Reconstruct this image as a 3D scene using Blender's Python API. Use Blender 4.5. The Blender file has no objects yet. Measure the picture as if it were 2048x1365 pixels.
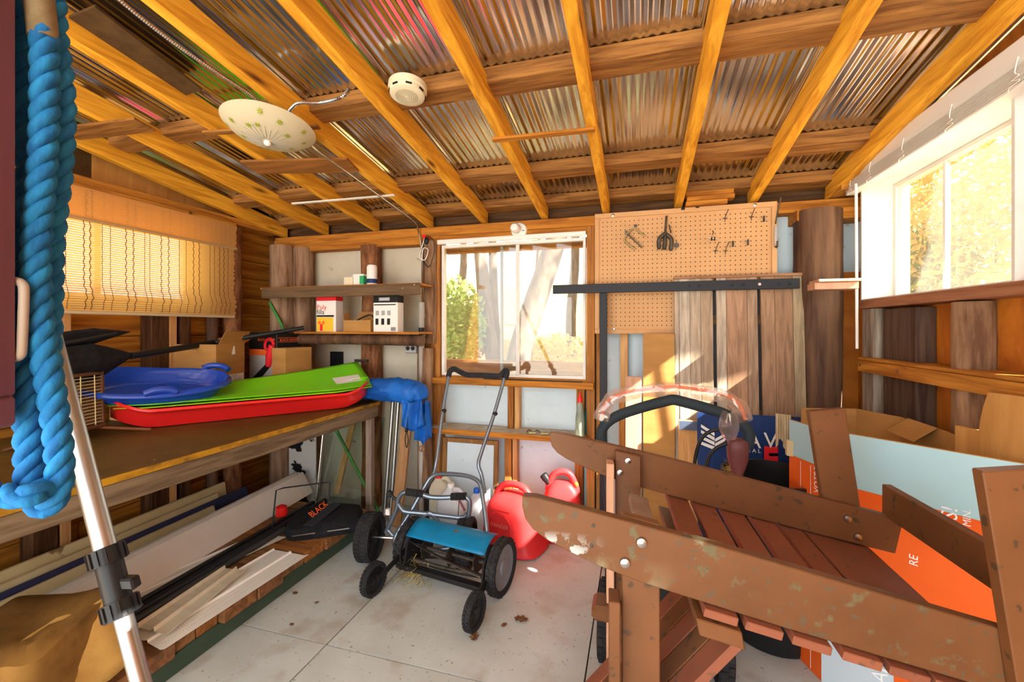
import bpy, math, random
from mathutils import Vector, Matrix, noise as mnoise
random.seed(7)
R_ = math.radians
scene = bpy.context.scene
C = scene.collection

# ------------------------------------------------------------------ camera
CAM_H = 1.25            # lens height above the floor
YAW = R_(16.09)         # the lens is turned a little to the left of the room's long axis
cam = bpy.data.cameras.new('camera'); cam_o = bpy.data.objects.new('camera', cam); C.objects.link(cam_o)
cam.sensor_width = 36; cam.sensor_fit = 'HORIZONTAL'; cam.lens = 36*870/2048
cam.shift_y = -25.5/2048; cam.clip_start = .02; cam.clip_end = 200
cam_o.location = (0, 0, CAM_H); cam_o.rotation_euler = (R_(90), 0, YAW)
scene.camera = cam_o

# ------------------------------------------------------------------ world, sun, exposure
w = bpy.data.worlds.new('sky'); scene.world = w; w.use_nodes = True
nt = w.node_tree; nt.nodes.clear()
wo = nt.nodes.new('ShaderNodeOutputWorld'); bg = nt.nodes.new('ShaderNodeBackground')
bg.inputs['Color'].default_value = (.96, .985, 1.0, 1); bg.inputs['Strength'].default_value = 2.3
nt.links.new(bg.outputs[0], wo.inputs[0])
sun = bpy.data.lights.new('sun', 'SUN'); sun_o = bpy.data.objects.new('sun', sun); C.objects.link(sun_o)
sun.energy = 27; sun.angle = R_(.6); sun.color = (1, .95, .86)
sun_o.rotation_euler = Vector((-.72, .25, -.575)).to_track_quat('-Z', 'Y').to_euler()
sun_o.location = (6, -1, 6)
vs = scene.view_settings
vs.view_transform = 'Standard'; vs.look = 'None'; vs.gamma = 1; vs.use_curve_mapping = False
vs.exposure = 1.34
scene.cycles.max_bounces = 10; scene.cycles.diffuse_bounces = 6; scene.cycles.transparent_max_bounces = 12
scene.cycles.sample_clamp_indirect = 6
scene.cycles.use_denoising = True

# ------------------------------------------------------------------ measuring: sight lines from the lens onto known planes
SA, CA = math.sin(YAW), math.cos(YAW)
def ray(u, v):
    x = (u-1024)/870
    return Vector((x*CA-SA, x*SA+CA, (657-v)/870))
O = Vector((0, 0, CAM_H))
def PY(u, v, y): d = ray(u, v); return O + d*(y/d.y)
def PX(u, v, x): d = ray(u, v); return O + d*(x/d.x)
def PZ(u, v, z): d = ray(u, v); return O + d*((z-CAM_H)/d.z)
def PD(u, v, t): return O + ray(u, v)*t
def PP(u, v, p0, n): d = ray(u, v); return O + d*((p0-O).dot(n)/d.dot(n))
def zb(y): return 2.325-.144*y                      # underside of the rafters
def PR(u, v, off=0): d = ray(u, v); return O + d*((2.325+off-CAM_H)/(d.z+.144*d.y))
RN = Vector((0, -.144, -1)).normalized()            # roof plane, facing down
RY = Vector((0, 1, -.144)).normalized()
EX, EY, EZ = Vector((1,0,0)), Vector((0,1,0)), Vector((0,0,1))
V = lambda *a: Vector(a)

# ------------------------------------------------------------------ mesh builder
class MB:
    def __init__(s): s.v = []; s.f = []
    def add(s, vs, fs):
        b = len(s.v); s.v += [Vector(p) for p in vs]; s.f += [tuple(b+i for i in f) for f in fs]; return s
    def obox(s, o, a, b, c):                          # corner and three edge vectors
        o, a, b, c = map(Vector, (o, a, b, c))
        if a.cross(b).dot(c) < 0: a, b = b, a
        p = [o, o+a, o+a+b, o+b, o+c, o+a+c, o+a+b+c, o+b+c]
        return s.add(p, [(0,3,2,1), (4,5,6,7), (0,1,5,4), (1,2,6,5), (2,3,7,6), (3,0,4,7)])
    def box(s, x0, x1, y0, y1, z0, z1):
        return s.obox((min(x0,x1), min(y0,y1), min(z0,z1)), (abs(x1-x0),0,0), (0,abs(y1-y0),0), (0,0,abs(z1-z0)))
    def cbox(s, c, ax, ay, az): return s.obox(Vector(c)-ax/2-ay/2-az/2, ax, ay, az)
    def beam(s, p, q, w, h, up=EZ):                   # centred bar of width w, height h
        p, q = Vector(p), Vector(q); d = q-p
        side = d.cross(up).normalized(); u2 = side.cross(d).normalized()
        return s.obox(p-side*w/2-u2*h/2, d, side*w, u2*h)
    def prism(s, pts, t):
        pts = [Vector(p) for p in pts]; t = Vector(t); n = len(pts)
        nrm = sum(((pts[i]-pts[0]).cross(pts[(i+1) % n]-pts[0]) for i in range(1, n)), Vector())
        if nrm.dot(t) < 0: pts.reverse()
        return s.add(pts+[p+t for p in pts], [tuple(reversed(range(n))), tuple(range(n, 2*n))] +
                     [(i, (i+1) % n, n+(i+1) % n, n+i) for i in range(n)])
    def tube(s, path, r, n=10, closed=False, caps=True):
        path = [Vector(p) for p in path]; m = len(path)
        rr = r if isinstance(r, (list, tuple)) else [r]*m
        def tan(i):
            if closed: return (path[(i+1) % m]-path[i-1]).normalized()
            return (path[min(i+1, m-1)]-path[max(i-1, 0)]).normalized()
        t0 = tan(0); ref = EZ if abs(t0.z) < .9 else EX
        nx = t0.cross(ref).normalized(); b = len(s.v); prev = t0
        for i in range(m):
            t = tan(i)
            ax = prev.cross(t)
            if ax.length > 1e-7: nx = Matrix.Rotation(prev.angle(t), 3, ax.normalized()) @ nx
            nx = (nx-t*nx.dot(t)).normalized(); prev = t; ny = t.cross(nx)
            for k in range(n):
                a = 2*math.pi*k/n; s.v.append(path[i]+(nx*math.cos(a)+ny*math.sin(a))*rr[i])
        for i in range(m if closed else m-1):
            for k in range(n):
                i2 = (i+1) % m
                s.f.append((b+i*n+k, b+i*n+(k+1) % n, b+i2*n+(k+1) % n, b+i2*n+k))
        if caps and not closed:
            s.f.append(tuple(b+k for k in reversed(range(n)))); s.f.append(tuple(b+(m-1)*n+k for k in range(n)))
        return s
    def cyl(s, p, q, r, n=16, r2=None): return s.tube([p, q], [r, r if r2 is None else r2], n)
    def lathe(s, prof, c, ax=EZ, n=24, ref=None, caps=True):     # profile of (radius, height along ax)
        c, ax = Vector(c), Vector(ax).normalized()
        a1 = ax.cross(ref if ref else (EX if abs(ax.x) < .9 else EY)).normalized(); a2 = ax.cross(a1)
        b = len(s.v)
        for r, h in prof:
            for k in range(n):
                t = 2*math.pi*k/n; s.v.append(c+ax*h+(a1*math.cos(t)+a2*math.sin(t))*r)
        for i in range(len(prof)-1):
            for k in range(n): s.f.append((b+i*n+k, b+i*n+(k+1) % n, b+(i+1)*n+(k+1) % n, b+(i+1)*n+k))
        if caps and prof[0][0] > 1e-5: s.f.append(tuple(b+k for k in reversed(range(n))))
        if caps and prof[-1][0] > 1e-5: s.f.append(tuple(b+(len(prof)-1)*n+k for k in range(n)))
        return s
    def loft(s, rings, caps=True):
        n = len(rings[0]); b = len(s.v)
        for r in rings: s.v += [Vector(p) for p in r]
        for i in range(len(rings)-1):
            for k in range(n): s.f.append((b+i*n+k, b+i*n+(k+1) % n, b+(i+1)*n+(k+1) % n, b+(i+1)*n+k))
        if caps:
            s.f.append(tuple(b+k for k in reversed(range(n)))); s.f.append(tuple(b+(len(rings)-1)*n+k for k in range(n)))
        return s
    def grid(s, fn, nu, nv):
        b = len(s.v)
        for j in range(nv+1):
            for i in range(nu+1): s.v.append(Vector(fn(i/nu, j/nv)))
        for j in range(nv):
            for i in range(nu):
                k = b+j*(nu+1)+i; s.f.append((k, k+1, k+nu+2, k+nu+1))
        return s
    def ball(s, c, rx, ry=None, rz=None, n=12, m=8):
        ry = rx if ry is None else ry; rz = rx if rz is None else rz; c = Vector(c)
        return s.loft([[c+V(rx*math.sin(a)*math.cos(t), ry*math.sin(a)*math.sin(t), -rz*math.cos(a))
                        for t in [2*math.pi*k/n for k in range(n)]] for a in [math.pi*(.02+.96*j/m) for j in range(m+1)]])
    def build(s, name, mat, parent=None, smooth=None, bevel=0, solid=0, sub=0, offset=-1):
        me = bpy.data.meshes.new(name); org = WORG.get(parent.name, Vector()) if parent else Vector()
        me.from_pydata([p-org for p in s.v], [], s.f); me.update()
        o = bpy.data.objects.new(name, me); C.objects.link(o)
        me.materials.append(mat)
        if smooth is not None:
            me.polygons.foreach_set('use_smooth', [True]*len(me.polygons)); me.set_sharp_from_angle(angle=R_(smooth))
        if parent: o.parent = parent; WORG[o.name] = org
        else: WORG[o.name] = Vector()
        if bevel:
            m = o.modifiers.new('bevel', 'BEVEL'); m.width = bevel; m.segments = 1; m.limit_method = 'ANGLE'
        if solid:
            m = o.modifiers.new('solid', 'SOLIDIFY'); m.thickness = solid; m.offset = offset
        if sub:
            m = o.modifiers.new('sub', 'SUBSURF'); m.levels = sub; m.render_levels = sub
        return o
WORG = {}
def tag(o, label=None, cat=None, group=None, kind=None):
    if label: o['label'] = label
    if cat: o['category'] = cat
    if group: o['group'] = group
    if kind: o['kind'] = kind
    return o
def thing(name, label, cat, loc=(0,0,0), group=None):
    o = bpy.data.objects.new(name, None); C.objects.link(o); o.location = loc; o.empty_display_size = .05
    WORG[o.name] = Vector(loc); return tag(o, label, cat, group)
def setting(name, label=None):
    o = bpy.data.objects.new(name, None); C.objects.link(o); WORG[o.name] = Vector(); o['kind'] = 'structure'
    if label: o['label'] = label
    return o
def single(mb, name, mat, label, cat, loc=None, group=None, **kw):   # a thing that is one mesh
    o = mb.build(name, mat, None, **kw)
    if loc is not None:
        loc = Vector(loc)
        for p in o.data.vertices: p.co -= loc
        o.location = loc; WORG[o.name] = loc
    return tag(o, label, cat, group)
def text(name, s, size, o, xd, yd, mat, parent, align='CENTER', lift=.0012, sx=1.0):
    cu = bpy.data.curves.new('t', 'FONT'); cu.body = s; cu.size = size; cu.align_x = align; cu.extrude = .0002; cu.resolution_u = 2
    to = bpy.data.objects.new('t', cu); me = bpy.data.meshes.new_from_object(to)
    xd, yd = Vector(xd).normalized(), Vector(yd).normalized(); n = xd.cross(yd).normalized()
    org = WORG[parent.name]; o = Vector(o)
    for p in me.vertices: p.co = o+xd*p.co.x*sx+yd*p.co.y+n*(p.co.z+lift)-org
    ob = bpy.data.objects.new(name, me); C.objects.link(ob); ob.parent = parent; WORG[ob.name] = org
    me.materials.clear(); me.materials.append(mat)
    bpy.data.objects.remove(to); bpy.data.curves.remove(cu)
    return ob
def smoothpath(pts, k=6):                             # Catmull-Rom through the points
    pts = [Vector(p) for p in pts]; out = []
    for i in range(len(pts)-1):
        p0 = pts[max(i-1, 0)]; p1 = pts[i]; p2 = pts[i+1]; p3 = pts[min(i+2, len(pts)-1)]
        for j in range(k):
            t = j/k
            out.append(.5*((2*p1)+(p2-p0)*t+(2*p0-5*p1+4*p2-p3)*t*t+(3*p1-p0-3*p2+p3)*t**3))
    return out+[pts[-1]]
def ring(c, a, b, ex=EX, ey=EY, p=4, n=24):           # superellipse
    c = Vector(c); out = []
    for k in range(n):
        t = 2*math.pi*k/n; ct, st = math.cos(t), math.sin(t)
        out.append(c+ex*a*math.copysign(abs(ct)**(2/p), ct)+ey*b*math.copysign(abs(st)**(2/p), st))
    return out
def rot2(v, deg): a = R_(deg); return V(v[0]*math.cos(a)-v[1]*math.sin(a), v[0]*math.sin(a)+v[1]*math.cos(a), 0)

# ------------------------------------------------------------------ materials
def _base(name):
    m = bpy.data.materials.new(name); m.use_nodes = True; nt = m.node_tree
    return m, nt, nt.nodes['Principled BSDF']
def mat(name, c1, c2=None, scale=6, stretch=(1,1,1), rough=.6, metal=0, bump=0, lo=.35, hi=.65, detail=4, spec=.25,
        spots=None, knots=None, trans=0, coat=0, grain=None):
    m, nt, b = _base(name); N = nt.nodes; L = nt.links
    b.inputs['Roughness'].default_value = rough; b.inputs['Metallic'].default_value = metal
    b.inputs['Specular IOR Level'].default_value = spec; b.inputs['Coat Weight'].default_value = coat
    b.inputs['Coat Roughness'].default_value = .08
    b.inputs['Base Color'].default_value = (*c1, 1)
    if c2 is None and not bump: 
        if trans: b.inputs['Transmission Weight'].default_value = trans
        return m
    tc = N.new('ShaderNodeTexCoord'); mp = N.new('ShaderNodeMapping'); mp.inputs['Scale'].default_value = stretch
    oi = N.new('ShaderNodeObjectInfo'); off = N.new('ShaderNodeVectorMath'); off.operation = 'MULTIPLY_ADD'
    cmb = N.new('ShaderNodeCombineXYZ'); L.new(oi.outputs['Random'], cmb.inputs[0]); L.new(oi.outputs['Random'], cmb.inputs[1]); L.new(oi.outputs['Random'], cmb.inputs[2])
    off.inputs[1].default_value = (7, 5, 9)
    L.new(cmb.outputs[0], off.inputs[0]); L.new(tc.outputs['Object'], off.inputs[2])
    L.new(off.outputs[0], mp.inputs[0])
    n1 = N.new('ShaderNodeTexNoise'); n1.inputs['Scale'].default_value = scale; n1.inputs['Detail'].default_value = detail
    n1.inputs['Roughness'].default_value = .6
    if grain: n1.inputs['Distortion'].default_value = grain
    L.new(mp.outputs[0], n1.inputs['Vector'])
    cr = N.new('ShaderNodeValToRGB'); cr.color_ramp.elements[0].position = lo; cr.color_ramp.elements[1].position = hi
    cr.color_ramp.elements[0].color = (*(c2 or c1), 1); cr.color_ramp.elements[1].color = (*c1, 1)
    L.new(n1.outputs['Fac'], cr.inputs[0]); col = cr.outputs[0]
    def over(col, fac, c):
        mx = N.new('ShaderNodeMix'); mx.data_type = 'RGBA'; L.new(fac, mx.inputs[0]); L.new(col, mx.inputs[6]); mx.inputs[7].default_value = (*c, 1)
        return mx.outputs[2]
    def ramp(src, a, bb):
        r = N.new('ShaderNodeMapRange'); r.inputs[1].default_value = a; r.inputs[2].default_value = bb; L.new(src, r.inputs[0]); return r.outputs[0]
    if knots:                                        # (colour, stretch)
        mk = N.new('ShaderNodeMapping'); mk.inputs['Scale'].default_value = knots[1]; L.new(off.outputs[0], mk.inputs[0])
        vo = N.new('ShaderNodeTexVoronoi'); vo.inputs['Scale'].default_value = 1; L.new(mk.outputs[0], vo.inputs['Vector'])
        col = over(col, ramp(vo.outputs['Distance'], .13, .04), knots[0])
    for sp in (spots or []):                         # (colour, scale, from, to)
        n2 = N.new('ShaderNodeTexNoise'); n2.inputs['Scale'].default_value = sp[1]; n2.inputs['Detail'].default_value = 5; L.new(off.outputs[0], n2.inputs['Vector'])
        fac = ramp(n2.outputs['Fac'], sp[2], sp[3])
        if len(sp) > 4:                              # wear confined to one end of the piece: ((axis, from, to), ...)
            sx = N.new('ShaderNodeSeparateXYZ'); L.new(tc.outputs['Object'], sx.inputs[0])
            for ax_, a_, b_ in sp[4]:
                mm = N.new('ShaderNodeMath'); mm.operation = 'MULTIPLY'; L.new(fac, mm.inputs[0]); L.new(ramp(sx.outputs[ax_], a_, b_), mm.inputs[1]); fac = mm.outputs[0]
        col = over(col, fac, sp[0])
    L.new(col, b.inputs['Base Color'])
    if bump:
        bp = N.new('ShaderNodeBump'); bp.inputs['Strength'].default_value = bump; bp.inputs['Distance'].default_value = .004
        L.new(n1.outputs['Fac'], bp.inputs['Height']); L.new(bp.outputs[0], b.inputs['Normal'])
    return m
AX = {'X': (1.2, 16, 16), 'Y': (16, 1.2, 16), 'Z': (16, 16, 1.2)}
def wood(name, c1, c2, axis, scale=2.2, rough=.65, bump=.25, lo=.36, hi=.62, knots=None, spots=None, fine=1.0):
    st = tuple(x*fine for x in AX[axis])
    kn = None
    if knots: kn = (knots, {'X': (1.6, 8, 8), 'Y': (8, 1.6, 8), 'Z': (8, 8, 1.6)}[axis])
    return mat(name, c1, c2, scale=scale, stretch=st, rough=rough, bump=bump, lo=lo, hi=hi, knots=kn, spots=spots, spec=.12, grain=.6)
def sheer(name, col, fac=.5, rough=.5):               # translucent film or weave
    m = bpy.data.materials.new(name); m.use_nodes = True; nt = m.node_tree; nt.nodes.clear(); N = nt.nodes; L = nt.links
    o = N.new('ShaderNodeOutputMaterial'); mx = N.new('ShaderNodeMixShader'); d = N.new('ShaderNodeBsdfDiffuse'); t = N.new('ShaderNodeBsdfTranslucent')
    d.inputs[0].default_value = (*col, 1); t.inputs[0].default_value = (*col, 1); mx.inputs[0].default_value = fac
    L.new(d.outputs[0], mx.inputs[1]); L.new(t.outputs[0], mx.inputs[2]); L.new(mx.outputs[0], o.inputs[0]); return m
def pane_mat(name, tint=(1,1,1), refl=.07, haze=0.0, film=None):
    m = bpy.data.materials.new(name); m.use_nodes = True; nt = m.node_tree; nt.nodes.clear(); N = nt.nodes; L = nt.links
    o = N.new('ShaderNodeOutputMaterial'); t = N.new('ShaderNodeBsdfTransparent'); t.inputs[0].default_value = (*tint, 1)
    g = N.new('ShaderNodeBsdfGlossy'); g.inputs['Roughness'].default_value = .02
    mx = N.new('ShaderNodeMixShader'); mx.inputs[0].default_value = refl; L.new(t.outputs[0], mx.inputs[1]); L.new(g.outputs[0], mx.inputs[2]); out = mx.outputs[0]
    if haze:                                          # added haze: translucent share that veils what lies behind
        d = N.new('ShaderNodeBsdfTranslucent'); d.inputs[0].default_value = (*(film or (1,1,1)), 1)
        m2 = N.new('ShaderNodeMixShader'); m2.inputs[0].default_value = haze
        L.new(out, m2.inputs[1]); L.new(d.outputs[0], m2.inputs[2]); out = m2.outputs[0]
    L.new(out, o.inputs[0]); return m
KN = (.16, .05, .01)
RAF = wood('rafter_wood', (.92, .47, .045), (.62, .26, .02), 'Y', knots=KN)
PURL = wood('purlin_wood', (.36, .165, .045), (.17, .07, .02), 'X', fine=1.4, bump=.4)
ORX = wood('orange_wood_x', (.52, .21, .03), (.28, .095, .014), 'X', knots=KN)
ORY = wood('orange_wood_y', (.60, .27, .045), (.32, .12, .02), 'Y', knots=KN)
ORZ = wood('orange_wood_z', (.46, .20, .05), (.25, .09, .02), 'Z', knots=KN)
DKX = wood('dark_wood_x', (.12, .06, .025), (.05, .025, .013), 'X')
DKY = wood('dark_wood_y', (.20, .10, .05), (.09, .045, .025), 'Y')
DKZ = wood('dark_wood_z', (.11, .05, .022), (.04, .017, .009), 'Z')
PLANK = wood('plank_wood', (.46, .20, .028), (.24, .085, .012), 'Y', fine=.8, knots=KN)
BARK = mat('bark', (.32, .14, .06), (.10, .034, .014), scale=5, stretch=(6, 6, 1.6), rough=.9, bump=.8, detail=6)
LOGW = mat('peeled_log', (.33, .20, .11), (.11, .05, .024), scale=4, stretch=(7, 7, .9), rough=.8, bump=.4, detail=6)
LOGG = mat('grey_log', (.36, .23, .145), (.15, .07, .035), scale=4, stretch=(7, 7, .7), rough=.8, bump=.4, detail=6)
LOGD = mat('dark_log', (.16, .085, .045), (.05, .022, .013), scale=3, stretch=(7, 7, .6), rough=.7, bump=.3, detail=6)
SHEATH = mat('white_sheathing', (.60, .57, .47), (.52, .48, .37), scale=3, rough=.7, spots=[((.35, .28, .2), 14, .66, .75)])
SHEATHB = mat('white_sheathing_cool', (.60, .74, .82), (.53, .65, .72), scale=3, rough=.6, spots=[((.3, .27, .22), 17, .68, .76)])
PLY = mat('orange_plywood', (.62, .22, .025), (.34, .09, .01), scale=2.2, stretch=(1, 3, 1.2), rough=.55, detail=6, grain=1.2)
PLYL = mat('light_plywood', (.66, .36, .11), (.50, .24, .06), scale=2, stretch=(1, 5, .8), rough=.55, detail=6, grain=1)
GALV = mat('galvanised_steel', (.74, .76, .80), (.52, .53, .56), scale=3, stretch=(6, .8, 1), rough=.17, metal=1, detail=6,
           spots=[((.45, .40, .36), 3, .66, .95)])
FLOORM = mat('painted_floor', (.57, .63, .62), (.46, .50, .48), scale=2.5, rough=.55, detail=6,
             spots=[((.25, .2, .15), 70, .66, .72), ((.40, .36, .30), 6, .56, .75)])
WHITE = mat('white_paint', (.80, .79, .76), (.68, .66, .62), scale=5, rough=.45)
WHITEP = mat('white_plastic', (.80, .79, .75), rough=.4)
CREAM = mat('cream_plastic', (.72, .66, .48), rough=.45)
CREAMB = mat('cream_painted_board', (.84, .72, .40), (.74, .60, .30), scale=4, rough=.5, spots=[((.3, .2, .1), 10, .68, .74)])
VINYL = mat('white_vinyl', (.90, .90, .85), (.82, .81, .73), scale=3, rough=.45)
BLACK = mat('black_plastic', (.012, .013, .015), rough=.4)
BLKR = mat('black_rubber', (.016, .016, .018), (.03, .03, .032), scale=20, rough=.8, bump=.2)
BLKM = mat('black_steel', (.016, .018, .024), rough=.5)
BLKF = mat('black_fabric', (.016, .018, .024), (.008, .009, .012), scale=30, rough=.85, bump=.2)
GREYT = mat('grey_tube', (.20, .25, .31), rough=.3, metal=.7)
STEEL = mat('bright_steel', (.50, .50, .49), rough=.25, metal=1)
ALU = mat('aluminium', (.42, .43, .42), (.36, .365, .36), scale=6, stretch=(1, 1, .3), rough=.38, metal=1)
DMET = mat('dark_metal', (.10, .085, .07), (.05, .04, .03), scale=30, rough=.5, metal=.6)
BRASS = mat('dull_brass', (.36, .28, .13), rough=.4, metal=.8)
CARD = mat('cardboard', (.46, .24, .075), (.38, .19, .055), scale=4, stretch=(1, 1, 4), rough=.8)
CARDY = mat('yellowed_cardboard', (.32, .17, .04), (.15, .075, .016), scale=5, rough=.85, bump=.4, detail=6, spots=[((.10, .06, .02), 4, .58, .7)])
DIRT = mat('dusty_ledge', (.52, .47, .38), (.38, .31, .22), scale=12, rough=.9)
CHAIR = mat('brown_paint', (.165, .067, .024), (.125, .05, .018), scale=5, rough=.45, detail=5, spots=[((.07, .04, .02), 38, .62, .68)])
CHAIRW = mat('worn_brown_paint', (.155, .064, .023), (.118, .048, .017), scale=5, rough=.5, detail=5,
             spots=[((.12, .10, .05), 34, .60, .68), ((.36, .40, .26), 6, .64, .70), ((.10, .07, .04), 60, .62, .68), ((.34, .38, .24), 16, .46, .56, ((0, -.12, -.30), (2, .80, .74))), ((.62, .74, .74), 42, .50, .55, ((0, -.26, -.36), (2, .84, .80)))])
CHAIRR = mat('red_brown_paint', (.25, .085, .045), (.19, .065, .035), scale=5, rough=.5, spots=[((.12, .06, .04), 40, .62, .68)])
RED = mat('red_plastic', (.78, .02, .018), rough=.32, coat=.3)
REDC = mat('red_can_plastic', (.74, .035, .04), (.66, .03, .03), scale=3, rough=.4)
GREEN = mat('lime_plastic', (.20, .74, .015), rough=.35)
BLUE = mat('blue_plastic', (.012, .06, .42), rough=.25, coat=.4)
TARP = mat('blue_nylon', (.012, .15, .58), (.008, .09, .40), scale=4, rough=.45)
ROPE = mat('blue_rope', (.016, .22, .50), (.008, .11, .33), scale=60, stretch=(1, 1, .4), rough=.8, bump=.6)
TEALB = mat('blue_hood', (.006, .22, .44), (.005, .17, .36), scale=8, rough=.35)
PURP = mat('purple_paint', (.19, .075, .105), (.14, .055, .078), scale=3, stretch=(10, 10, 1), rough=.55)
PURPW = mat('worn_purple_paint', (.17, .07, .09), (.50, .47, .48), scale=9, rough=.7, lo=.42, hi=.5)
SKYB = mat('pale_blue_print', (.38, .60, .66), (.34, .55, .61), scale=2, rough=.5)
ORNG = mat('orange_print', (.80, .13, .015), (.72, .10, .01), scale=2, rough=.45)
NAVY = mat('navy_print', (.010, .035, .15), rough=.5)
INKW = mat('white_ink', (.85, .87, .88), rough=.5)
INKR = mat('red_ink', (.75, .02, .03), rough=.5)
INKK = mat('black_ink', (.01, .01, .012), rough=.5)
INKO = mat('orange_ink', (.90, .16, .03), rough=.5)
INKY = mat('yellow_ink', (.80, .52, .04), rough=.5)
INKG = mat('green_ink', (.02, .38, .14), rough=.5)
GREYI = mat('grey_ink', (.35, .36, .38), rough=.5)
PAPER = mat('paper_label', (.80, .79, .77), rough=.6)
BENCHM = mat('bench_plywood', (.13, .075, .015), (.06, .033, .007), scale=3, rough=.5, detail=6, spots=[((.45, .33, .16), 50, .68, .74)])
YELE = mat('yellow_bench_edge', (.50, .26, .012), (.16, .08, .012), scale=7, stretch=(1, 1.6, 3), rough=.6, lo=.36, hi=.6, detail=6)
GREYW = wood('grey_wood_y', (.24, .18, .11), (.12, .085, .05), 'Y')
PANE = pane_mat('window_glass', (.80, .79, .76), .05, .02, (1, .95, .85))  # grey tint added to dim the bright outdoors, haze for glare
SHEET = pane_mat('loose_glass', (.90, .96, .93), .07)
PEG = mat('pegboard', (.62, .36, .17), (.55, .31, .14), scale=3, rough=.7, spots=[((.26, .12, .05), 5, .66, .80)])
PINE = wood('pine_z', (.66, .38, .16), (.50, .25, .09), 'Z', knots=KN)
PINKB = wood('pale_board_z', (.62, .36, .24), (.52, .29, .18), 'Z')
BAMB = sheer('bamboo_slat', (.92, .70, .34), .75)
CORD = mat('cord', (.16, .07, .02), rough=.8)
FILM = pane_mat('plastic_film', (1, .99, .98), .12, .25, (1, 1, 1))
JUG = sheer('milky_plastic', (.80, .82, .86), .35)
JUGC = sheer('cream_milky_plastic', (.80, .76, .62), .3)
DKPANEL = mat('brown_fibreboard', (.10, .055, .02), (.07, .035, .012), scale=20, rough=.8)
# ================================================================== SETTING
XL, XR, YB = -2.62, 1.05, 2.65          # inner faces of the studs
SL, SR, SB = -2.71, 1.14, 2.74          # inner faces of the boarding behind them
Y0 = -1.9                               # the shed is open on the side where the lens stands

# ---- floor
floor = setting('floor', 'pale painted floor of wide panels')
fx = [-2.75, -1.18, -.18, 1.2]; fy = [-2.0, -.99, .227, 1.447, 2.75]
for i in range(3):
    for j in range(4):
        g = .003
        MB().box(fx[i]+g, fx[i+1]-g, fy[j]+g, fy[j+1]-g, -.03, 0).build('floor_panel', FLOORM, floor)
MB().box(-2.8, 1.25, -2.0, 2.8, -.08, -.031).build('subfloor', DKX, floor)

# ---- ceiling: rafters, purlins, corrugated sheets
ceil = setting('ceiling', 'corrugated metal roof on orange rafters')
RX = [-2.57, -2.20, -1.775, -1.355, -.963, -.561, -.181, .225, .61, .985]
for k, x in enumerate(RX):
    y0, y1 = Y0-.1, 2.70
    MB().obox((x-.021, y0, zb(y0)), (.042, 0, 0), (0, y1-y0, zb(y1)-zb(y0)), (0, 0, .09)).build('rafter', RAF, ceil, bevel=.002)
for yc in (-1.25, -.55, .15, .84, 1.575, 2.275, 2.66):
    for k in range(len(RX)-1):                        # lengths butted over the rafters
        a, b = RX[k]-(.045 if k == 0 else 0), RX[k+1]+(.13 if k == len(RX)-2 else 0)
        dz = random.uniform(-.004, .004); dy = random.uniform(-.006, .006)
        MB().obox((a+.002, yc-.045+dy, zb(yc-.045)+.068+dz), (b-a-.004, 0, 0), (0, .09, -.013), (0, 0, .054-dz)).build('purlin', PURL, ceil, bevel=.002)
def corr(x):
    s = ((x-.02) % .395)-.1975
    if abs(s) < .024: return -.010*max(0, 1-abs(abs(s)-.013)/.008)
    f = (s/.034) % 1.0
    return .0021*(max(-1, min(1, 1.35*(4*abs(f-.5)-1))))
edges = [-2.95]+[.02+.1975+.79*i for i in range(-3, 1)]+[1.30]
for i in range(len(edges)-1):
    a, b = edges[i], edges[i+1]+.012
    n = int((b-a)/.0028)
    MB().grid(lambda s, t: V(a+(b-a)*s, Y0-.2+4.85*t, zb(Y0-.2+4.85*t)+.125+corr(a+(b-a)*s)), n, 6).build('roof_sheet', GALV, ceil, solid=.001)

# ---- back wall
wb = setting('wall_back', 'back wall with white panels between studs')
WX0, WX1, WZ0, WZ1 = -1.263, -.299, .925, 1.815     # window opening
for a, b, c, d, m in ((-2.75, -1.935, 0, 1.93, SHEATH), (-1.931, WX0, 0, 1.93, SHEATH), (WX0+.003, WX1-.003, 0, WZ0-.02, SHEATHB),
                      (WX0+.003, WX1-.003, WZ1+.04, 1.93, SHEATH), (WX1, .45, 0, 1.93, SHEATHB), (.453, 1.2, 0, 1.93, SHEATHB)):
    MB().box(a, b, SB, SB+.012, c, d).build('sheathing_panel', m, wb)
MB().box(-2.75, 1.2, SB+.001, SB+.02, 1.931, 2.085).build('eave_board', DKX, wb)
def bar(x0, x1, y0, y1, z0, z1, m, parent, name='stud'): return MB().box(x0, x1, y0, y1, z0, z1).build(name, m, parent, bevel=.002)
bar(-2.62, WX0-.0, YB-.01, SB-.001, 1.815, 1.865, ORX, wb, 'header_beam')
bar(-2.62, 1.13, YB, SB-.001, 1.868, 1.928, ORX, wb, 'top_plate')
bar(WX0-.02, WX1+.06, YB-.005, SB-.001, 1.835, 1.865, ORX, wb, 'header_beam')
bar(WX0-.145, WX0-.075, YB+.012, SB-.001, 0, 1.815, ORZ, wb)
bar(WX0-.07, WX0-.002, YB, SB-.001, 0, 1.835, ORZ, wb, 'jamb_stud')
bar(WX1+.004, WX1+.052, YB-.008, SB-.001, 0, 1.867, ORZ, wb, 'jamb_stud')
bar(-.80, -.762, YB+.02, SB-.001, .607, .885, ORZ, wb)
bar(-.757, -.725, YB+.03, SB-.001, .607, .885, PINE, wb)
bar(-.82, -.775, YB+.02, SB-.001, 0, .572, ORZ, wb)
bar(-.77, -.74, YB+.03, SB-.001, 0, .572, PINE, wb)
bar(-.36, -.31, YB+.02, SB-.001, .607, .885, ORZ, wb)
bar(-.37, -.32, YB+.02, SB-.001, 0, .572, ORZ, wb)
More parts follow.
